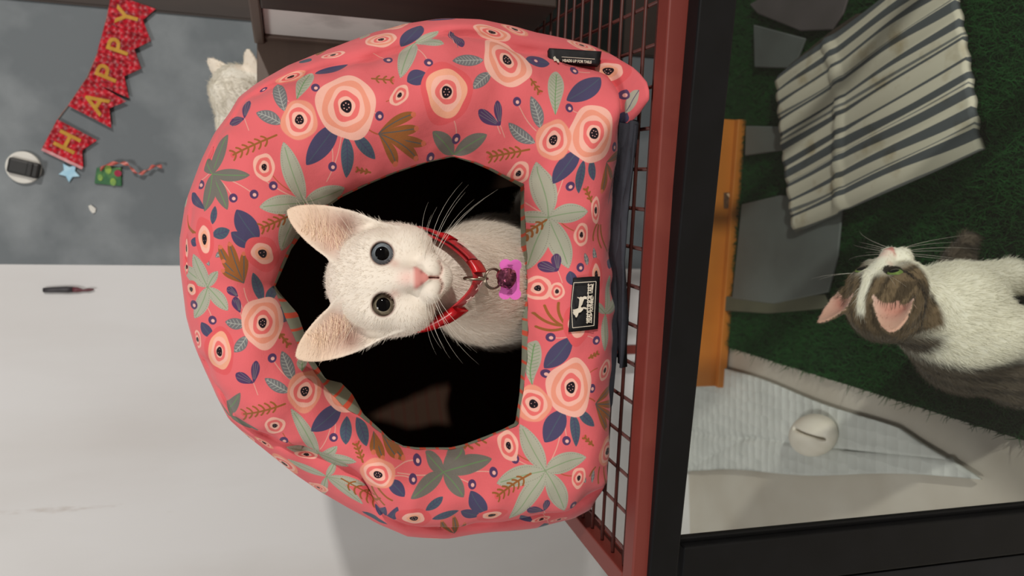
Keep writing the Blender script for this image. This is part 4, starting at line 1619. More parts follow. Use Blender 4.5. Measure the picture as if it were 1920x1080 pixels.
def whiskers(org, R, parent, n=9, scale=1.0, seed=3):
    r = np.random.default_rng(seed)
    for s in (-1, 1):
        for i in range(n):
            row, c_ = i // 3, i % 3
            p0 = np.array([s * (0.0085 + 0.0028 * c_), 0.037 - 0.0032 * c_, -0.0245 - 0.0030 * row])
            d0 = np.array([s * 1.0, 0.34 - 0.18 * c_, 0.10 - 0.22 * row + r.uniform(-0.12, 0.12)])
            d0 /= np.linalg.norm(d0)
            Ln = r.uniform(0.042, 0.068) * scale
            bend = np.array([-s * 0.10, -0.25, -0.28 + r.uniform(-0.2, 0.1)])
            pts = [org + (p0 + d0 * Ln * t + bend * Ln * t * t) @ R for t in np.linspace(0, 1, 9)]
            link('whisker', tube_mesh('whisker', pts, 0.0002, 4, radii=[0.00015 * (1 - 0.85 * t) for t in np.linspace(0, 1, 9)]), M_whisk, parent)
    for s in (-1, 1):
        for i in range(2):
            p0 = np.array([s * 0.020, 0.0275, 0.0165])
            d0 = np.array([s * (0.65 + 0.3 * i), 0.25, 0.75])
            pts = [org + (p0 + d0 * 0.035 * t + np.array([0, -0.2, -0.1]) * 0.035 * t * t) @ R for t in np.linspace(0, 1, 7)]
            link('whisker', tube_mesh('whisker', pts, 0.00015, 4, radii=[0.00013 * (1 - 0.8 * t) for t in np.linspace(0, 1, 7)]), M_whisk, parent)


whiskers(HC, R1, kit)

# ------------------------------------------------------------------ collar
M_col = mat('red_ribbon', rgb(176, 14, 24), 0.45, noise=(160, rgb(150, 8, 18), 0.4, 0.7), bump=(500, 0.3, 0.0006), sheen=0.2)
M_buck = mat('red_plastic', rgb(186, 16, 26), 0.3, noise=(60, rgb(170, 12, 22), 0.4, 0.7), spec=0.5)
M_star = mat('pale_star_print', rgb(236, 206, 196), 0.7, noise=(200, rgb(224, 190, 180), 0.4, 0.6))
M_steel = mat('dull_steel', rgb(150, 138, 122), 0.3, metal=1.0, noise=(90, rgb(112, 100, 86), 0.4, 0.7))
CC0 = np.array(hw_(0.0015, -0.0205, -0.0165))
CX = np.array([1.0, 0, 0])
CV = np.array([0.0, -0.0415, -0.0440])
CVn = CV / np.linalg.norm(CV)
CNn = np.cross(CX, CVn)
CNn = CNn if CNn[2] > 0 else -CNn
RXc = 0.0335
collar = thing('collar', 'red star-printed collar round the neck of the white kitten', 'collar', CC0)


def ring_pt(a, up=0.0, out=0.0):
    c, s = math.cos(a), math.sin(a)
    # pointed towards the front, round behind
    v = s if s > 0 else s * 0.62
    p = CC0 + CX * ((RXc + out) * c * (1 - 0.30 * max(s, 0) ** 2)) + CVn * ((np.linalg.norm(CV) + out) * v) + CNn * up
    return p


def band(name, a0, a1, wd, out, th, m, parent, n=40, dz=0.0):
    V_, F_ = [], []
    for i in range(n + 1):
        a = a0 + (a1 - a0) * i / n
        for (u, o_) in ((-0.5, 0), (-0.25, 0.0006), (0.25, 0.0006), (0.5, 0), (0.5, -th), (-0.5, -th)):
            V_.append(ring_pt(a, dz + u * wd, out + o_))
    for i in range(n):
        for j in range(6):
            j2 = (j + 1) % 6
            F_.append((i * 6 + j, i * 6 + j2, (i + 1) * 6 + j2, (i + 1) * 6 + j))
    if abs(a1 - a0) < 6.2:
        F_.append(tuple(range(6)))
        F_.append(tuple(n * 6 + j for j in range(6))[::-1])
    return link(name, mesh_np(name, V_, F_, smooth=True), m, parent)


band('strap', 0, 2 * math.pi, 0.0132, 0.0028, 0.0012, M_col, collar, 96)
band('strap', 0.05, 1.10, 0.0115, 0.0066, 0.0012, M_col, collar, 30, 0.0006)['label'] = 'loose doubled strap end'
band('keeper', 2.34, 3.02, 0.0175, 0.0085, 0.0055, M_buck, collar, 10)
band('buckle', 1.12, 1.42, 0.0140, 0.0066, 0.0040, M_buck, collar, 10)
band('buckle_prong', 0.86, 1.10, 0.0075, 0.0060, 0.0036, M_buck, collar, 8)
band('keeper', 0.50, 0.66, 0.0130, 0.0078, 0.0030, M_buck, collar, 8)


def star_pts(r, rot=0.0, ri=0.42):
    return [((r if i % 2 == 0 else r * ri) * math.cos(rot + math.pi / 2 + i * math.pi / 5), (r if i % 2 == 0 else r * ri) * math.sin(rot + math.pi / 2 + i * math.pi / 5)) for i in range(10)]


for a, rot, out in ((1.80, 0.4, 0.0050), (2.12, 0.9, 0.0050), (2.66, 0.2, 0.0100), (0.78, 0.5, 0.0088), (3.3, 0.1, 0.0050)):
    tdir = ring_pt(a + 0.02) - ring_pt(a - 0.02)
    tdir /= np.linalg.norm(tdir)
    c_ = ring_pt(a, 0, out)
    nrm = np.cross(tdir, CNn)
    nrm = nrm if np.dot(nrm, c_ - CC0) > 0 else -nrm
    flat('star', [[c_ + tdir * x_ + CNn * y_ for x_, y_ in star_pts(0.0042, rot)]], M_star, collar, nrm, 0.0003)

# steel link, split ring, bone tag and crumpled bell on the chest
lk = ring_pt(math.pi / 2, 0, 0.005)
pR = dep(924, 523, lk[1] - 0.004)


def oval(c, ax1, ax2, n=28):
    return [c + ax1 * math.cos(t) + ax2 * math.sin(t) for t in np.linspace(0, 2 * math.pi, n, endpoint=False)]


c_l = dep(892, 522, lk[1] - 0.003)
link('link', tube_mesh('link', oval(c_l, np.array([0, -0.0008, -0.0085]), np.array([0.0007, 0.0042, 0.0])), 0.0010, 8, True), M_steel, collar)
link('split_ring', tube_mesh('split_ring', oval(pR, np.array([0.0072, -0.0006, 0]), np.array([0, -0.0022, 0.0068])), 0.0008, 8, True), M_steel, collar)
link('split_ring', tube_mesh('split_ring', oval(pR + np.array([0.0003, -0.0014, -0.0004]), np.array([0.0072, -0.0006, 0]), np.array([0, -0.0022, 0.0068])), 0.0007, 8, True), M_steel, collar)

M_tag = mat('pink_anodised_tag', rgb(232, 112, 196), 0.32, metal=0.25, noise=(60, rgb(222, 96, 184), 0.4, 0.7), spec=0.6)
M_engr = mat('engraved_marks', rgb(172, 66, 140), 0.5, noise=(150, rgb(150, 52, 120), 0.4, 0.6))
tY = lk[1] - 0.007
tc_ = dep(957, 524, tY)
tsc = (tc_[1] * math.cos(PITCH) - (tc_[2] - CAM[2]) * math.sin(PITCH)) / FPX
tn = np.array([0.03, -1.0, 0.12])
tn /= np.linalg.norm(tn)
tr_ = np.array([1.0, 0.03, -0.03])
tr_ -= tn * tr_.dot(tn)
tr_ /= np.linalg.norm(tr_)
tu_ = np.cross(tn, tr_)
tu_ = tu_ if tu_[2] > 0 else -tu_
outl = []
for qx, qy, a0, a1 in ((1, 1, -60, 135), (-1, 1, 45, 240), (-1, -1, 120, 315), (1, -1, 225, 420)):
    for a in np.linspace(math.radians(a0), math.radians(a1), 12):
        outl.append((qx * 27 + 11 * math.cos(a), qy * 9.5 + 11.5 * math.sin(a)))
outl = [o_ for i, o_ in enumerate(outl)]
bone = thing('pet_tag', 'pink bone-shaped tag hanging at the chest of the white kitten', 'tag', tc_)
bm = bmesh.new()
vs_ = [bm.verts.new(Vector(tc_ + (tr_ * a + tu_ * b) * tsc)) for a, b in outl]
f = bm.faces.new(vs_)
r = bmesh.ops.extrude_face_region(bm, geom=[f])
bmesh.ops.translate(bm, vec=Vector(-tn * 0.0016), verts=[e for e in r['geom'] if isinstance(e, bmesh.types.BMVert)])
bmesh.ops.triangulate(bm, faces=[f for f in bm.faces if len(f.verts) > 4])
bm_obj('plate', bm, M_tag, bone)
marks = []
for i in range(6):
    for sx in (-1, 1):
        if sx == -1 and i > 3:
            continue
        a, b = sx * (27 - i * 2.6), -4 + (i % 2) * 1.0
        ln_ = 10 - (i % 3) * 2
        c_ = tc_ + tn * 0.0002
        marks.append([c_ + (tr_ * (a + dx_) + tu_ * (b + dy_)) * tsc for dx_, dy_ in ((-0.5, 0), (0.5, 0), (0.5, ln_), (-0.5, ln_))])
flat('engraving', marks, M_engr, bone, tn, 0.0002)

M_bell = mat('crumpled_pink_foil', rgb(176, 96, 124), 0.18, metal=1.0, noise=(140, rgb(90, 46, 62), 0.4, 0.65))
bm = bmesh.new()
bmesh.ops.create_icosphere(bm, subdivisions=3, radius=1.0)
bc = dep(950, 521, tY - 0.006)
for v in bm.verts:
    n_ = v.co.copy()
    kx = 0.80 + 0.16 * math.sin(4 * n_.x + 3 * n_.z + 1) * math.sin(5 * n_.y + 2) + 0.07 * math.sin(7 * n_.z + 4 * n_.x)
    v.co = Vector(bc) + Vector((n_.x * 0.0092, n_.y * 0.0055, n_.z * 0.0090)) * kx
bell = bm_obj('bell', bm, M_bell, None, smooth=False)
tag(bell, 'crumpled metallic pink bell in front of the bone-shaped tag', 'bell')

# ------------------------------------------------------------------ inside the cage: turf, mat, pad, toy, grey sheets, orange board
M_turf = mat('turf_backing', rgb(10, 34, 14), 0.95, noise=(60, rgb(16, 44, 20), 0.4, 0.7), spec=0.05)
TZ = 0.006
turf_px = [(1330, 640), (1920, 826), (2060, 860), (2060, -60), (1330, -60)]
tp = [onz(px, py, TZ) for px, py in turf_px]
tp = [tp[0], tp[1], tp[2], np.array([0.62, 0.60, TZ]), np.array([0.62, 1.46, TZ]), np.array([-0.08, 1.53, TZ])]
turf = tag(prism('turf_mat', tp, (0, 0, -TZ + 0.0005), M_turf), 'dark green artificial turf sheet on the cage floor', 'artificial turf')
# grass blades
gp = np.array([(p[0], p[1]) for p in tp])
nb = 60000
bx = RNG.uniform(gp[:, 0].min(), gp[:, 0].max(), nb * 2)
by = RNG.uniform(gp[:, 1].min(), gp[:, 1].max(), nb * 2)
inside = np.zeros(nb * 2, bool)
for i in range(len(gp)):
    x1, y1 = gp[i]
    x2_, y2_ = gp[(i + 1) % len(gp)]
    cr2 = ((y1 > by) != (y2_ > by)) & (bx < (x2_ - x1) * (by - y1) / (y2_ - y1 + 1e-12) + x1)
    inside ^= cr2
bx, by = bx[inside][:nb], by[inside][:nb]
nb = len(bx)
rt = np.stack([bx, by, np.full(nb, TZ)], 1)
dd = norm(np.stack([RNG.normal(0, 0.55, nb), RNG.normal(0, 0.55, nb), np.ones(nb)], 1))
gc = np.array([lin((0.09, 0.27, 0.11))]) * RNG.uniform(0.5, 1.8, (nb, 1)) + np.array([lin((0.06, 0.10, 0.03))]) * RNG.random((nb, 1))
strands('turf_blades', rt, dd, RNG.uniform(0.008, 0.016, nb), RNG.normal(0, 0.4, (nb, 3)) * np.array([1, 1, 0]), np.concatenate([gc, np.ones((nb, 1))], 1), 0.0007, M_FUR, turf, npt=3)


def slab(name, pxs, z0, th, m, label, cat, group=None, parent=None, bevel=0.002):
    pts = [onz(a, b, z0 + th) for a, b in pxs]
    o = prism(name, pts, (0, 0, -th), m, parent, bevel=bevel)
    if label:
        tag(o, label, cat, group)
    return o


M_sheet = mat('grey_sheet', rgb(98, 106, 102), 0.6, noise=(12, rgb(86, 92, 88), 0.4, 0.7))
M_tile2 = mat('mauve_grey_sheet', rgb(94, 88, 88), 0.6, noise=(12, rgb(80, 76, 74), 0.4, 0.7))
GZ = TZ + 0.013
slab('grey_slab', [(1390, 383), (1462, 366), (1530, 372), (1578, 395), (1570, 480), (1552, 548), (1450, 570), (1372, 560)], GZ, 0.004, M_sheet,  # added sheet, gives the grey wall's reflection on the door glass
     'large grey sheet in place of a glass reflection, in front of the orange board', 'tile')
slab('grey_slab', [(1398, 236), (1500, 238), (1508, 276), (1396, 292)], GZ, 0.004, M_sheet, 'small grey sheet at the corner of the striped mat, beyond it', 'tile')
slab('grey_slab', [(1412, 46), (1510, 72), (1492, 118), (1478, 128), (1414, 126)], GZ, 0.004, M_sheet, 'squarish grey sheet touching the narrow brown board', 'tile')
slab('grey_slab', [(1404, 8), (1490, -40), (1600, -40), (1580, 26), (1560, 56), (1500, 58), (1420, 26)], GZ, 0.004, M_tile2, 'mauve grey sheet behind the narrow brown board', 'tile')
M_bb = mat('brown_board', rgb(66, 56, 44), 0.8, noise=(90, rgb(50, 42, 34), 0.4, 0.7), bump=(90, 0.5, 0.002))
slab('brown_board', [(1476, 124), (1552, 62), (1604, 26), (1650, 20), (1640, 48), (1560, 100), (1500, 138)], GZ, 0.008, M_bb,
     'narrow dark brown board under the edge of the striped mat', 'board')
M_band = mat('dull_olive_strip', rgb(86, 88, 68), 0.8, noise=(16, rgb(74, 76, 60), 0.4, 0.7))
slab('strip', [(1346, 556), (1546, 552), (1556, 578), (1440, 588), (1346, 582)], GZ, 0.003, M_band, 'dull olive strip beside the large grey sheet on the turf', 'strip')

# orange board standing behind
M_or = mat('orange_board', rgb(196, 122, 40), 0.5, noise=(7, rgb(178, 104, 30), 0.4, 0.7))
oa, ob = onz(1398, 226, 0.0), onz(1372, 560, 0.0)
oc = onz(1352, 720, 0.0)
od = (ob - oa) / np.linalg.norm(ob - oa)
oe = oa + od * np.dot(oc - oa, od)
onn = np.array([od[1], -od[0], 0])
onn = onn if onn[1] < 0 else -onn
z_or = 0.105
orb = thing('orange_board', 'orange painted board standing on edge along the back of the cage', 'board', (oa + oe) / 2)
prism('panel', [oa + [0, 0, TZ + 0.0005], oe + [0, 0, TZ + 0.0005], oe + np.array([0, 0, z_or]), oa + np.array([0, 0, z_or])], -onn * 0.022, M_or, orb, bevel=0.002)
prism('ledge', [oa + [0, 0, TZ + 0.0005], oe + [0, 0, TZ + 0.0005], oe + onn * 0.014 + [0, 0, TZ + 0.0005], oa + onn * 0.014 + [0, 0, TZ + 0.0005]], (0, 0, 0.018), M_or, orb, bevel=0.002)
M_st1 = mat('sticker_brown', rgb(104, 76, 52), 0.5, noise=(120, rgb(70, 52, 40), 0.4, 0.6))
M_st2 = mat('sticker_cream', rgb(206, 182, 146), 0.5, noise=(120, rgb(190, 160, 120), 0.4, 0.6))
M_st3 = mat('sticker_red', rgb(170, 76, 54), 0.5, noise=(120, rgb(150, 60, 44), 0.4, 0.6))


def orp(px, py, lift):
    return onplane(px, py, oa + onn * lift, onn)


flat('sticker', [[orp(1357, 361, 0.0012), orp(1386, 361, 0.0012), orp(1385, 391, 0.0012), orp(1357, 391, 0.0012)]], M_st1, orb, onn)
stk = flat('sticker_stripe', [[orp(1362, 364, 0.002), orp(1366, 362, 0.002), orp(1386, 386, 0.002), orp(1383, 390, 0.002)]], M_st2, orb, onn)
flat('sticker_patch', [[orp(1376, 363, 0.002), orp(1385, 363, 0.002), orp(1385, 374, 0.002), orp(1378, 374, 0.002)]], M_st3, orb, onn)

# striped mat, slightly rumpled
mA, mB, mC, mD = onz(1490, 150, 0), onz(1520, 431, 0), onz(1881, 282, 0), onz(1818, -88, 0)
M_mat = bpy.data.materials.new('striped_mat_cloth')
M_mat.use_nodes = True
nt = M_mat.node_tree
b = nt.nodes['Principled BSDF']
b.inputs['Roughness'].default_value = 0.9
b.inputs['Specular IOR Level'].default_value = 0.1
uvn = nt.nodes.new('ShaderNodeUVMap')
uvn.uv_map = 'cloth'
sep = nt.nodes.new('ShaderNodeSeparateXYZ')
nt.links.new(uvn.outputs[0], sep.inputs[0])
rp = nt.nodes.new('ShaderNodeValToRGB')
rp.color_ramp.interpolation = 'CONSTANT'
els = rp.color_ramp.elements
cream, sl, thin = rgb(208, 205, 184), rgb(86, 92, 94), rgb(120, 124, 120)
pat = [(0.0, sl), (0.025, cream), (0.085, sl), (0.11, cream), (0.155, sl), (0.19, cream), (0.245, thin), (0.255, cream), (0.265, sl), (0.30, cream), (0.36, sl), (0.395, cream),
       (0.42, thin), (0.43, cream), (0.445, sl), (0.475, cream), (0.55, sl), (0.58, cream), (0.625, sl), (0.66, cream), (0.685, thin), (0.695, cream), (0.705, sl),
       (0.735, cream), (0.80, sl), (0.835, cream), (0.87, thin), (0.885, cream), (0.90, sl), (0.935, cream), (0.985, thin)]
els[0].position, els[0].color = pat[0]
els[1].position, els[1].color = pat[1]
for p_, c_ in pat[2:]:
    e_ = els.new(p_)
    e_.color = c_
nt.links.new(sep.outputs['Y'], rp.inputs[0])
tcn = nt.nodes.new('ShaderNodeTexCoord')
nz = nt.nodes.new('ShaderNodeTexNoise')
nz.inputs['Scale'].default_value = 22
nz.inputs['Detail'].default_value = 6
nt.links.new(tcn.outputs['Object'], nz.inputs['Vector'])
rp2 = nt.nodes.new('ShaderNodeValToRGB')
rp2.color_ramp.elements[0].position = 0.55
rp2.color_ramp.elements[0].color = (1, 1, 1, 1)
rp2.color_ramp.elements[1].position = 0.78
rp2.color_ramp.elements[1].color = (0.62, 0.52, 0.36, 1)
nt.links.new(nz.outputs['Fac'], rp2.inputs[0])
mxr = nt.nodes.new('ShaderNodeMix')
mxr.data_type = 'RGBA'
mxr.blend_type = 'MULTIPLY'
mxr.inputs['Factor'].default_value = 1.0
nt.links.new(rp.outputs[0], mxr.inputs['A'])
nt.links.new(rp2.outputs[0], mxr.inputs['B'])
nt.links.new(mxr.outputs['Result'], b.inputs['Base Color'])
NU, NV = 50, 70
V_, F_, U_ = [], [], []
for i in range(NU + 1):
    for j in range(NV + 1):
        u, v = i / NU, j / NV
        p = mA * (1 - u) * (1 - v) + mD * u * (1 - v) + mC * u * v + mB * (1 - u) * v
        ridge = 0.006 * math.exp(-((u - 0.36 - 0.03 * math.sin(5 * v)) / 0.02) ** 2)
        z = TZ + 0.024 + ridge + 0.0018 * math.sin(v * 60 + 3 * u) + 0.0025 * math.sin(9 * u + 4 * v) - 0.004 * (max(0, abs(v - .5) - .47) / .03)
        V_.append((p[0], p[1], z))
        U_.append((u, v + 0.006 * math.sin(9 * u + 2) * math.sin(v * 8)))
W = NV + 1
for i in range(NU):
    for j in range(NV):
        F_.append((i * W + j, (i + 1) * W + j, (i + 1) * W + j + 1, i * W + j + 1))
mm = mesh_np('striped_mat', V_, F_)
ul = mm.uv_layers.new(name='cloth')
for lp in mm.loops:
    ul.data[lp.index].uv = U_[lp.vertex_index]
smat = link('striped_mat', mm, M_mat)
md = smat.modifiers.new('thick', 'SOLIDIFY')
md.thickness = 0.009
md.offset = -1
tag(smat, 'grey and cream striped cloth mat lying on the green turf', 'mat')

# quilted white pad with grid embossing
M_pad = mat('quilted_pad', rgb(206, 209, 204), 0.75, noise=(20, rgb(192, 195, 190), 0.4, 0.7), spec=0.15)
nt = M_pad.node_tree
tcn = nt.nodes.new('ShaderNodeTexCoord')
vo = nt.nodes.new('ShaderNodeTexVoronoi')
vo.inputs['Scale'].default_value = 48
vo.inputs['Randomness'].default_value = 0.25
bp = nt.nodes.new('ShaderNodeBump')
bp.inputs['Strength'].default_value = 0.8
bp.inputs['Distance'].default_value = 0.006
nt.links.new(tcn.outputs['Object'], vo.inputs['Vector'])
nt.links.new(vo.outputs['Distance'], bp.inputs['Height'])
nt.links.new(bp.outputs[0], nt.nodes['Principled BSDF'].inputs['Normal'])
pq = [onz(1310, 668, 0), onz(1290, 880, 0), onz(1850, 896, 0), onz(1700, 806, 0)]
NU, NV = 60, 40
V_, F_ = [], []
for i in range(NU + 1):
    for j in range(NV + 1):
        u, v = i / NU, j / NV
        p = pq[0] * (1 - u) * (1 - v) + pq[3] * u * (1 - v) + pq[2] * u * v + pq[1] * (1 - u) * v
        wob_ = 0.006 * math.sin(11 * u + 5 * v) * (v - 0.5)
        fold = -0.0035 * math.exp(-((v - 0.66) / 0.03) ** 2) - 0.0035 * math.exp(-((u * 1.1 + v - 1.02 + 0.0) / 0.03) ** 2) * (v > 0.6)
        V_.append((p[0] + wob_, p[1] + wob_, 0.0075 + fold))
W = NV + 1
for i in range(NU):
    for j in range(NV):
        F_.append((i * W + j, (i + 1) * W + j, (i + 1) * W + j + 1, i * W + j + 1))
pad = link('training_pad', mesh_np('training_pad', V_, F_), M_pad)
md = pad.modifiers.new('thick', 'SOLIDIFY')
md.thickness = 0.005
md.offset = -1
tag(pad, 'white quilted pad lying on the pale floor beside the turf', 'pad')

# white egg-shaped toy with a crease
ec = onz(1524, 816, 0.026)
eS = 0.5


def egg(X, Y, Z):
    x, y, z = X - ec[0], Y - ec[1], Z - ec[2]
    a = math.radians(20)
    lx, ly = x * math.cos(a) + y * math.sin(a), -x * math.sin(a) + y * math.cos(a)
    d = ell(lx, ly, z, (0, 0, 0), (0.034, 0.054, 0.027)) 
    g = np.sqrt(np.square(x - 0.0065 - 0.10 * y) + np.square(np.clip(np.abs(y + 0.012) - 0.030, 0, 1)) + np.square(np.clip(0.002 - z, 0, 1))) - 0.0016
    return smax(d, -g, 0.006)


EP, EF_ = surface_nets(egg, ec - np.array([0.07, 0.07, 0.03]), ec + np.array([0.07, 0.07, 0.034]), 0.0016)
M_egg = mat('cream_ceramic', rgb(226, 220, 206), 0.45, noise=(30, rgb(216, 208, 192), 0.4, 0.7))
tag(link('egg_toy', fast_mesh('egg_toy', EP, EF_), M_egg), 'creamy white egg-shaped object with a crease on the quilted pad', 'toy')

# ------------------------------------------------------------------ tabby and white cat behind the glass
H2 = dep(1662, 548, 0.640)
R2 = frame((0.90, -0.16, 0.40), (-0.36, -0.18, 0.92))
EAR2 = {+1: dict(tip=(0.0460, 0.0640), out=(0.0420, 0.012), inn=(0.0130, 0.0400)),
        -1: dict(tip=(-0.0460, 0.0640), out=(-0.0420, 0.012), inn=(-0.0130, 0.0400))}
S2 = 0.92
g0 = np.array([H2[0], H2[1], 0.0])


def b2(x, y, z):           # body frame: x forward (to the right), y towards the camera, z above ground, from below the head
    return (x, y, z)


BF = np.array([0.93, -0.36, 0.0])
BF /= np.linalg.norm(BF)
BS = np.array([BF[1], -BF[0], 0.0])     # lateral, to the camera side
BS = BS if BS[1] < 0 else -BS


def body2(X, Y, Z):
    x = (X - g0[0]) * BF[0] + (Y - g0[1]) * BF[1]
    y = (X - g0[0]) * BS[0] + (Y - g0[1]) * BS[1]
    z = Z
    hz = H2[2]
    d = chain(x, y, z, [(-0.018, 0.0, hz - 0.004), (-0.020, -0.004, hz - 0.050), (-0.034, -0.006, hz - 0.100)], [0.032, 0.036, 0.046], 0.01)
    d = smin(d, ell(x, y, z, (-0.036, -0.006, hz - 0.102), (0.048, 0.046, 0.056)), 0.02)
    d = smin(d, ell(x, y, z, (-0.004, -0.004, hz - 0.098), (0.032, 0.036, 0.046)), 0.02)
    d = smin(d, chain(x, y, z, [(-0.045, -0.006, hz - 0.110), (-0.075, -0.030, 0.115), (-0.090, -0.050, 0.075)], [0.046, 0.052, 0.054], 0.02), 0.02)
    for s, dx in ((1, -0.014), (-1, 0.014)):
        d = smin(d, chain(x, y, z, [(-0.020 + dx, s * 0.030, hz - 0.130), (-0.008 + dx, s * 0.031, 0.085), (-0.012 + dx, s * 0.030, 0.026)], [0.026, 0.0175, 0.0145], 0.008), 0.014)
        d = smin(d, ell(x, y, z, (0.002 + dx, s * 0.030, 0.020), (0.026, 0.016, 0.012)), 0.008)
        d = smin(d, ell(x, y, z, (-0.085, s * 0.044 - 0.040, 0.060), (0.052, 0.030, 0.050)), 0.016)
        d = smin(d, ell(x, y, z, (-0.050, s * 0.052 - 0.040, 0.020), (0.042, 0.015, 0.012)), 0.010)
    d = smin(d, chain(x, y, z, [(-0.110, -0.090, 0.045), (-0.070, -0.140, 0.028), (-0.02, -0.155, 0.026), (0.010, -0.150, 0.026)], [0.024, 0.021, 0.018, 0.012], 0.01), 0.012)
    return d


def cat2(X, Y, Z):
    lx, ly, lz = to_local(X, Y, Z, H2, R2)
    return smin(head_sdf(lx / S2, ly / S2, lz / S2, EAR2) * S2, body2(X, Y, Z), 0.010)


TP, TF = surface_nets(cat2, (H2[0] - 0.20, H2[1] - 0.13, 0.008), (H2[0] + 0.15, H2[1] + 0.26, H2[2] + 0.095), 0.0019)
TL = (TP - H2) @ R2.T / S2
WH2 = np.array(lin((0.92, 0.905, 0.84)))
tcx = head_colours(TL, WH2, EAR2)
x, y, z = TL.T
TAB = lin((0.44, 0.37, 0.28))
DK = lin((0.16, 0.13, 0.11))
hd = np.clip((z + 0.052) / 0.010, 0, 1) * np.clip((y + 0.055) / 0.010, 0, 1)
blaze = np.clip((np.abs(x) - (0.0035 + 0.30 * np.clip(-z + 0.004, 0, 1) + 0.10 * np.clip(y - 0.02, 0, 1))) / 0.003, 0, 1)
low = np.clip((z + 0.010 + 0.45 * np.clip(y - 0.012, 0, 1) * -1 + 0.0) / 0.006, 0, 1)
muz = np.clip((0.034 - y) / 0.006, 0, 1)
patch_ = hd * np.maximum(blaze * np.clip((z + 0.020) / 0.006, 0, 1) * muz, np.clip((z + 0.030) / 0.006, 0, 1) * np.clip((-0.002 - y) / 0.006, 0, 1))
skin = np.zeros(len(TL), bool)
for s in (-1, 1):
    t, u, wd_, ys, Ln, hw0 = ear_coords(x, y, z, s, EAR2)
    skin |= (np.abs(u) < wd_ * 0.95) & (t > 0.05) & (y > ys) & (y < ys + 0.012)
r_e = np.minimum(np.hypot((x - EYE_X) / 0.0081, (z - EYE_Z) / 0.0077), np.hypot((x + EYE_X) / 0.0081, (z - EYE_Z) / 0.0077))
pm = patch_ * (~skin)
stripe = 0.5 + 0.5 * np.sin(np.abs(x) * 520 + z * 160)
tabc = np.array(TAB)[None] * (1 - 0.55 * (stripe > 0.72)[:, None])
line_ = (np.abs(z - 0.002 + 0.25 * (np.abs(x) - 0.02)) < 0.0016) & (np.abs(x) > 0.026)
tabc = np.where(line_[:, None], np.array(DK)[None], tabc)
tcx[:, :3] = tcx[:, :3] * (1 - pm[:, None]) + tabc * pm[:, None]
tcx[:, :3] = np.where(skin[:, None], tcx[:, :3] * 0.55 + np.array(lin((0.80, 0.46, 0.40)))[None] * 0.45, tcx[:, :3])
tcx[:, :3] = np.where(((r_e < 1.16) & (y > 0.01))[:, None], np.array(DK)[None], tcx[:, :3])
# saddle on the back
bxl = (TP - g0) @ BF
bzl = TP[:, 2]
byl = (TP - g0) @ BS
backm = np.maximum(np.clip((-0.062 - bxl) / 0.012, 0, 1) * np.clip((bzl - 0.05) / 0.02, 0, 1), np.clip((-0.075 - byl) / 0.015, 0, 1))
neckm = np.clip((-0.030 - bxl) / 0.010, 0, 1) * np.clip((bzl - (H2[2] - 0.060)) / 0.01, 0, 1)
bm_ = np.maximum(backm, neckm) * (~skin)
bst = np.array(lin((0.38, 0.34, 0.29)))[None] * (1 - 0.5 * (np.sin(bxl * 330) > 0.4)[:, None])
tcx[:, :3] = tcx[:, :3] * (1 - bm_[:, None]) + bst * bm_[:, None]
tabby = thing('cat', 'white cat with brown tabby head patches looking up behind the glass', 'cat', (g0[0], g0[1], TZ + 0.013))
link('body', fast_mesh('body', TP, TF, tcx), M_skin, tabby)
M_irisG = mat('iris_green', rgb(126, 148, 78), 0.05, spec=0.4, noise=(420, rgb(96, 120, 58), 0.35, 0.7))
for s in (-1, 1):
    eye_mesh('eye', H2, R2 / 1.0, s, None, None, tabby, [M_eyeK, M_irisG, M_limb])
EYE_SCALE = None
fur('fur', TP, TF, tcx, H2, R2, 45000, 0.0060, tabby, rad=0.00022, body_len=1.5, ears=EAR2)['label'] = 'white and tabby fur'
whiskers(H2, R2, tabby, 6, 1.0, 5)

# ------------------------------------------------------------------ second white cat beyond the house
H3 = dep(458, 182, 1.215)
R3 = frame((0.28, 0.63, -0.71), (0.95, -0.20, 0.20))
g3 = np.array([H3[0] - 0.055, H3[1] + 0.02, PLAT])


def cat3(X, Y, Z):
    lx, ly, lz = to_local(X, Y, Z, H3, R3)
    d = head_sdf(lx / 1.02, ly / 1.02, lz / 1.02, EAR2) * 1.02
    x, y, z = X - H3[0], Y - H3[1], Z - H3[2]
    zf = PLAT + 0.006 - H3[2]
    b = chain(x, y, z, [(-0.012, 0.006, 0.006), (-0.034, 0.018, -0.004), (-0.060, 0.035, -0.065), (-0.075, 0.050, -0.13)], [0.036, 0.042, 0.052, 0.060], 0.012)
    b = smin(b, chain(x, y, z, [(-0.075, 0.05, -0.12), (-0.095, 0.06, -0.20), (-0.10, 0.06, zf + 0.07)], [0.060, 0.070, 0.070], 0.015), 0.02)
    for s in (-1, 1):
        b = smin(b, chain(x, y, z, [(-0.06, 0.03 + s * 0.03, -0.14), (-0.05, 0.01 + s * 0.03, zf + 0.06), (-0.05, 0.0 + s * 0.03, zf + 0.015)], [0.028, 0.018, 0.014], 0.01), 0.015)
        b = smin(b, ell(x, y, z, (-0.045, -0.012 + s * 0.03, zf + 0.011), (0.016, 0.024, 0.011)), 0.008)
        b = smin(b, ell(x, y, z, (-0.10 + s * 0.055, 0.055, zf + 0.055), (0.035, 0.060, 0.055)), 0.016)
    b = smin(b, chain(x, y, z, [(-0.12, 0.11, zf + 0.03), (-0.17, 0.10, zf + 0.016), (-0.19, 0.04, zf + 0.014)], [0.016, 0.014, 0.010], 0.01), 0.012)
    return smin(d, b, 0.012)


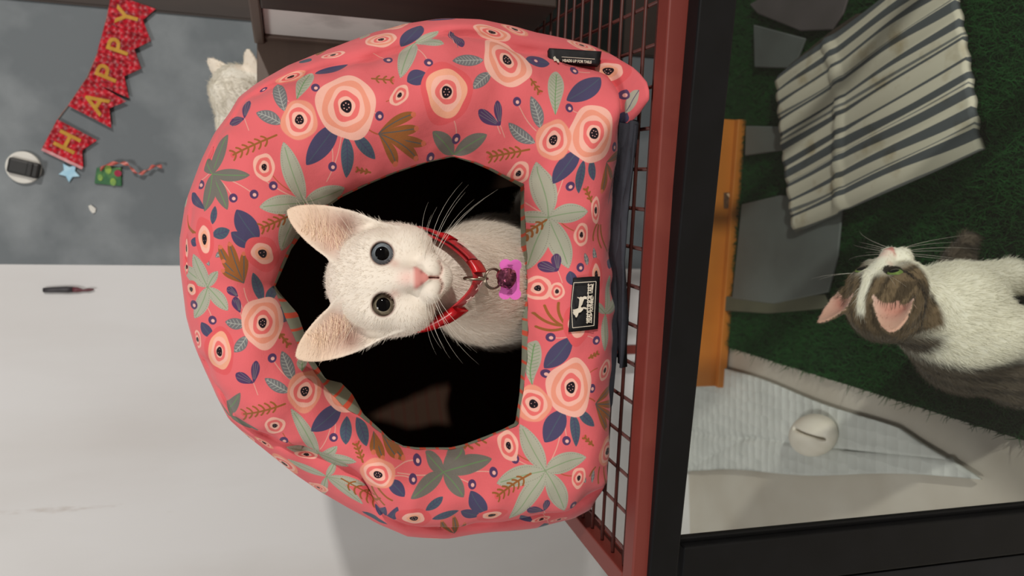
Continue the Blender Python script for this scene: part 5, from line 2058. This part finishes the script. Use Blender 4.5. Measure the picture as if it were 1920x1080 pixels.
WP, WF = surface_nets(cat3, (H3[0] - 0.21, H3[1] - 0.075, PLAT + 0.002), (H3[0] + 0.095, H3[1] + 0.165, H3[2] + 0.062), 0.0024)
WL_ = (WP - H3) @ R3.T / 1.02
wc = head_colours(WL_, lin((0.90, 0.88, 0.82)), EAR2)
wc[:, :3] = wc[:, :3] * 0.5 + np.array(lin((0.92, 0.90, 0.85)))[None] * 0.5
wcat = thing('cat', 'white cat with its head bowed sideways against the grey wall behind the house', 'cat', (g3[0], g3[1], PLAT))
link('body', fast_mesh('body', WP, WF, wc), M_skin, wcat)
for s in (-1, 1):
    eye_mesh('eye', H3, R3, s, None, None, wcat, [M_eyeK, M_irisG, M_limb])
fur('fur', WP, WF, wc, H3, R3, 32000, 0.0070, wcat, rad=0.00035, body_len=1.3, ears=EAR2)['label'] = 'white fur'

# ------------------------------------------------------------------ brown cabinet at the right
M_wood = mat('brown_laminate', rgb(92, 78, 68), 0.55, noise=(5, rgb(78, 66, 58), 0.4, 0.7, (1, 1, 6)))
M_wood2 = mat('dark_brown_wood', rgb(52, 40, 33), 0.6, noise=(6, rgb(42, 32, 27), 0.4, 0.7, (6, 6, 1)))
M_marble = mat('white_marble', rgb(226, 228, 224), 0.3, noise=(14, rgb(170, 172, 168), 0.52, 0.80))
XA = 0.307
yc = 1.000                                  # inner corner with the back board
ztop = dep(476, 70, 0.99)[2]
yj = 0.872
cab = thing('cabinet', 'brown cabinet with a white marble side panel standing right of the pet house', 'cabinet', (0.45, 0.88, PLAT))


def bx_(name, p0, p1, m, bevel=0.002):
    (x0, y0, z0), (x1, y1, z1) = p0, p1
    return prism(name, [(x0, y0, z0), (x1, y0, z0), (x1, y1, z0), (x0, y1, z0)], (0, 0, z1 - z0), m, cab, bevel=bevel)


bx_('carcass', (XA + 0.012, 0.78, PLAT + 0.001), (XA + 0.26, yc, ztop - 0.012), M_wood2)
bx_('top', (XA - 0.004, 0.77, ztop - 0.012), (XA + 0.265, yc + 0.004, ztop), M_wood)
bx_('stile', (XA, yc - 0.012, PLAT + 0.001), (XA + 0.0118, yc + 0.002, ztop - 0.012), M_wood)
bx_('bottom_rail', (XA, yj, PLAT + 0.001), (XA + 0.0118, yc - 0.0125, dep(784, 60, 0.94)[2]), M_wood2)
zmb = dep(784, 60, 0.94)[2] + 0.0005
bx_('marble_panel', (XA + 0.004, yj, zmb), (XA + 0.0118, yc - 0.0125, ztop - 0.0125), M_marble)['label'] = 'white marble side panel'
bx_('front_post', (XA - 0.006, 0.78, PLAT + 0.001), (XA + 0.0118, yj - 0.001, ztop - 0.0125), M_wood2)['label'] = 'dark brown front post'
bx_('back_board', (0.215, yc + 0.0025, PLAT + 0.001), (XA + 0.10, yc + 0.02, ztop - 0.003), M_wood, 0.0015)

# tall wooden post against the grey wall
pb = wall_r(380, 28, 0.001)
post = thing('wooden_post', 'tall dark brown wooden post on the grey wall behind the cabinet', 'post', (pb[0] + 0.05, pb[1], 0))
pq0 = np.array([pb[0], pb[1], 0.0])
prism('upright', [pq0, pq0 + WR_DIR * 0.12, pq0 + WR_DIR * 0.12 + [0, 0, 1.9], pq0 + [0, 0, 1.9]], WR_N * 0.004, M_wood2, post, bevel=0.001)
prism('edge_strip', [pq0 - WR_DIR * 0.003, pq0 - WR_DIR * 0.0003, pq0 - WR_DIR * 0.0003 + [0, 0, 1.9], pq0 - WR_DIR * 0.003 + [0, 0, 1.9]], WR_N * 0.003, M_wood2, post)

# ------------------------------------------------------------------ things on the walls
M_flag = mat('red_glitter_card', rgb(196, 18, 40), 0.38, noise=(120, rgb(130, 6, 22), 0.4, 0.62), spec=0.3)
nt = M_flag.node_tree
tcn = nt.nodes.new('ShaderNodeTexCoord')
vo = nt.nodes.new('ShaderNodeTexVoronoi')
vo.inputs['Scale'].default_value = 95
vo.inputs['Randomness'].default_value = 0.35
bp = nt.nodes.new('ShaderNodeBump')
bp.inputs['Strength'].default_value = 0.9
bp.inputs['Distance'].default_value = 0.004
nt.links.new(tcn.outputs['Object'], vo.inputs['Vector'])
nt.links.new(vo.outputs['Distance'], bp.inputs['Height'])
nt.links.new(bp.outputs[0], nt.nodes['Principled BSDF'].inputs['Normal'])
M_gold = mat('gold_letter', rgb(186, 138, 40), 0.45, metal=0.3, noise=(80, rgb(170, 120, 28), 0.4, 0.7))
M_edge = mat('pale_foil_edge', rgb(214, 160, 160), 0.3, noise=(80, rgb(190, 120, 124), 0.4, 0.7))
M_cord = mat('bunting_cord', rgb(150, 120, 110), 0.6, noise=(80, rgb(130, 100, 92), 0.4, 0.7))
FLAGS = [('H', [(80, 277), (108, 224), (182, 263), (154, 282), (156, 313)], (126, 266)),
         ('A', [(128, 198), (163, 146), (237, 190), (205, 203), (209, 240)], (179, 192)),
         ('P', [(164, 150), (186, 92), (264, 129), (233, 143), (242, 184)], (201, 136)),
         ('P', [(183, 96), (198, 42), (283, 77), (252, 92), (265, 129)], (222, 86)),
         ('Y', [(199, 44), (209, -12), (292, 17), (268, 38), (283, 77)], (238, 31))]
bunt = thing('bunting', 'red glitter bunting with gold letters reading HAPPY on the grey wall', 'bunting', wall_r(190, 130, 0.004))
for i, (ch, pts, lc_) in enumerate(FLAGS):
    lift = 0.0075 + 0.0022 * (i % 2)
    P_ = [wall_r(a, b_, lift) for a, b_ in pts]
    fo = flat('flag', [P_], M_flag, bunt, WR_N, 0.0012)
    up_ = (P_[0] + P_[1]) / 2 - (P_[2] + P_[4]) / 2
    rd = P_[1] - P_[0]
    text_mesh('letter', ch, 0.050, M_gold, fo, wall_r(lc_[0], lc_[1], lift + 0.0022), rd, np.cross(WR_N, rd), bold=0.0007)
    if i == 0:
        e0, e1 = P_[0], P_[4]
        dv = rd / np.linalg.norm(rd)
        flat('foil_edge', [[e0, e1, e1 - dv * 0.005, e0 - dv * 0.005]], M_edge, fo, WR_N, 0.001)
cordp = [wall_r(a, b_, 0.003) for a, b_ in ((80, 277), (108, 224), (120, 208), (128, 198), (163, 146), (186, 92), (198, 42), (212, -20))]
link('cord', tube_mesh('cord', cordp, 0.0009, 6), M_cord, bunt)

# black bar on a white disc
M_wh = mat('white_plastic', rgb(216, 214, 206), 0.4, noise=(40, rgb(204, 202, 194), 0.4, 0.7))
M_bk = mat('black_plastic', rgb(20, 19, 18), 0.5, noise=(50, rgb(28, 27, 25), 0.4, 0.7))
wc_ = wall_r(46, 314, 0.0)
hk = thing('wall_hook', 'white round wall mount with a black bar across it', 'hook', wc_)
u_ = WR_DIR
v_ = np.array([0, 0, 1.0])
rr = 0.028
circ = [wc_ + WR_N * 0.0005 + u_ * rr * math.cos(t) + v_ * rr * math.sin(t) for t in np.linspace(0, 2 * math.pi, 40, endpoint=False)]
prism('disc', circ, WR_N * 0.008, M_wh, hk, bevel=0.002)
b0, b1 = wall_r(15, 308, 0.013), wall_r(75, 322, 0.013)
beam('bar', b0, b1, 0.027, 0.012, M_bk, hk, upv=tuple(WR_N), bevel=0.004)
beam('bar_clip', b0 + (b1 - b0) * 0.60, b0 + (b1 - b0) * 0.80, 0.024, 0.016, M_bk, hk, upv=tuple(WR_N), bevel=0.002)

M_blue = mat('pale_blue_foam', rgb(150, 196, 220), 0.5, noise=(90, rgb(176, 214, 232), 0.4, 0.7))
sc_ = wall_r(131, 323, 0.001)
spp = [sc_ + u_ * a + v_ * b_ for a, b_ in star_pts(0.018, 0.25, 0.52)]
bs_ = prism('star_sticker', spp, WR_N * 0.004, M_blue, bevel=0.001)
tag(bs_, 'pale blue star sticker below the letter H flag', 'sticker')

M_gcard = mat('green_foil_card', rgb(36, 96, 52), 0.35, noise=(45, rgb(84, 138, 66), 0.5, 0.75), spec=0.6)
gt = thing('gift_card', 'small green foil card with a curly red ribbon on the grey wall', 'card', wall_r(204, 331, 0.002))
P_ = [wall_r(a, b_, 0.001) for a, b_ in ((182, 314), (228, 314), (229, 349), (178, 344))]
prism('card', P_, WR_N * 0.004, M_gcard, gt, bevel=0.001)
M_pinkdot = mat('magenta_foil', rgb(170, 40, 74), 0.3, noise=(90, rgb(150, 30, 60), 0.4, 0.7))
dt = wall_r(221, 325, 0.0062)
flat('foil_dot', [[dt + u_ * 0.006 * math.cos(t) + v_ * 0.006 * math.sin(t) for t in np.linspace(0, 6.283, 14, endpoint=False)]], M_pinkdot, gt, WR_N, 0.0006)
M_lime = mat('lime_foil', rgb(140, 170, 70), 0.3, noise=(90, rgb(110, 150, 80), 0.4, 0.7))
for a, b_, r_ in ((203, 318, 0.008), (188, 333, 0.006), (212, 341, 0.007)):
    dt = wall_r(a, b_, 0.0058)
    flat('foil_patch', [[dt + u_ * r_ * math.cos(t) + v_ * 0.7 * r_ * math.sin(t) for t in np.linspace(0, 6.283, 10, endpoint=False)]], M_lime, gt, WR_N, 0.0005)
M_rib = mat('red_ribbon_foil', rgb(190, 86, 76), 0.3, noise=(60, rgb(214, 130, 116), 0.4, 0.7))
rb = [(188, 318), (200, 309), (214, 306), (228, 305), (240, 308), (247, 317), (256, 324), (266, 325), (276, 320), (284, 313), (294, 310), (306, 313)]
V_, F_ = [], []
rbd = []
for i in range(len(rb) - 1):
    for t in np.linspace(0, 1, 5, endpoint=False):
        rbd.append((rb[i][0] * (1 - t) + rb[i + 1][0] * t, rb[i][1] * (1 - t) + rb[i + 1][1] * t))
for i, (a, b_) in enumerate(rbd):
    tw = 0.35 * i
    c_ = wall_r(a, b_, 0.012)
    hh = 0.0035
    off_ = u_ * hh * math.cos(tw) + WR_N * hh * math.sin(tw)
    V_ += [c_ + off_, c_ - off_]
for i in range(len(rbd) - 1):
    F_.append((2 * i, 2 * i + 1, 2 * i + 3, 2 * i + 2))
o = link('ribbon', mesh_np('ribbon', V_, F_), M_rib, gt)
md = o.modifiers.new('thick', 'SOLIDIFY')
md.thickness = 0.0004

pw = [wall_r(a, b_, 0.001) for a, b_ in ((166, 386), (171, 384), (180, 391), (179, 398), (174, 400), (169, 394))]
tag(prism('paper_scrap', pw, WR_N * 0.002, M_wh), 'tiny cream paper scrap stuck on the grey wall', 'scrap')

# dark stick with reddish end on the white wall
M_dk = mat('dark_stick', rgb(58, 54, 58), 0.5, noise=(40, rgb(34, 32, 36), 0.4, 0.7))
M_dkr = mat('dark_red_end', rgb(104, 50, 58), 0.5, noise=(40, rgb(86, 40, 48), 0.4, 0.7))
sk = thing('incense_stick', 'short dark stick with a reddish end fixed upright on the white wall', 'stick', wall_l(125, 543, 0.006))
sp = [wall_l(a, 543.5 + d_, 0.006) for a, d_ in ((81, 0.5), (95, 0), (110, -0.5), (126, -0.5), (137, -0.5))]
link('shaft', tube_mesh('shaft', sp, 0.005, 8, radii=[0.0042, 0.0048, 0.0052, 0.0058, 0.0052]), M_dk, sk)
sp = [wall_l(a, 543.5 + d_, 0.006) for a, d_ in ((137, -0.5), (146, 0), (156, 1), (166, 0), (176, -1))]
link('tip', tube_mesh('tip', sp, 0.004, 8, radii=[0.0052, 0.0046, 0.0020, 0.0030, 0.0012]), M_dkr, sk)
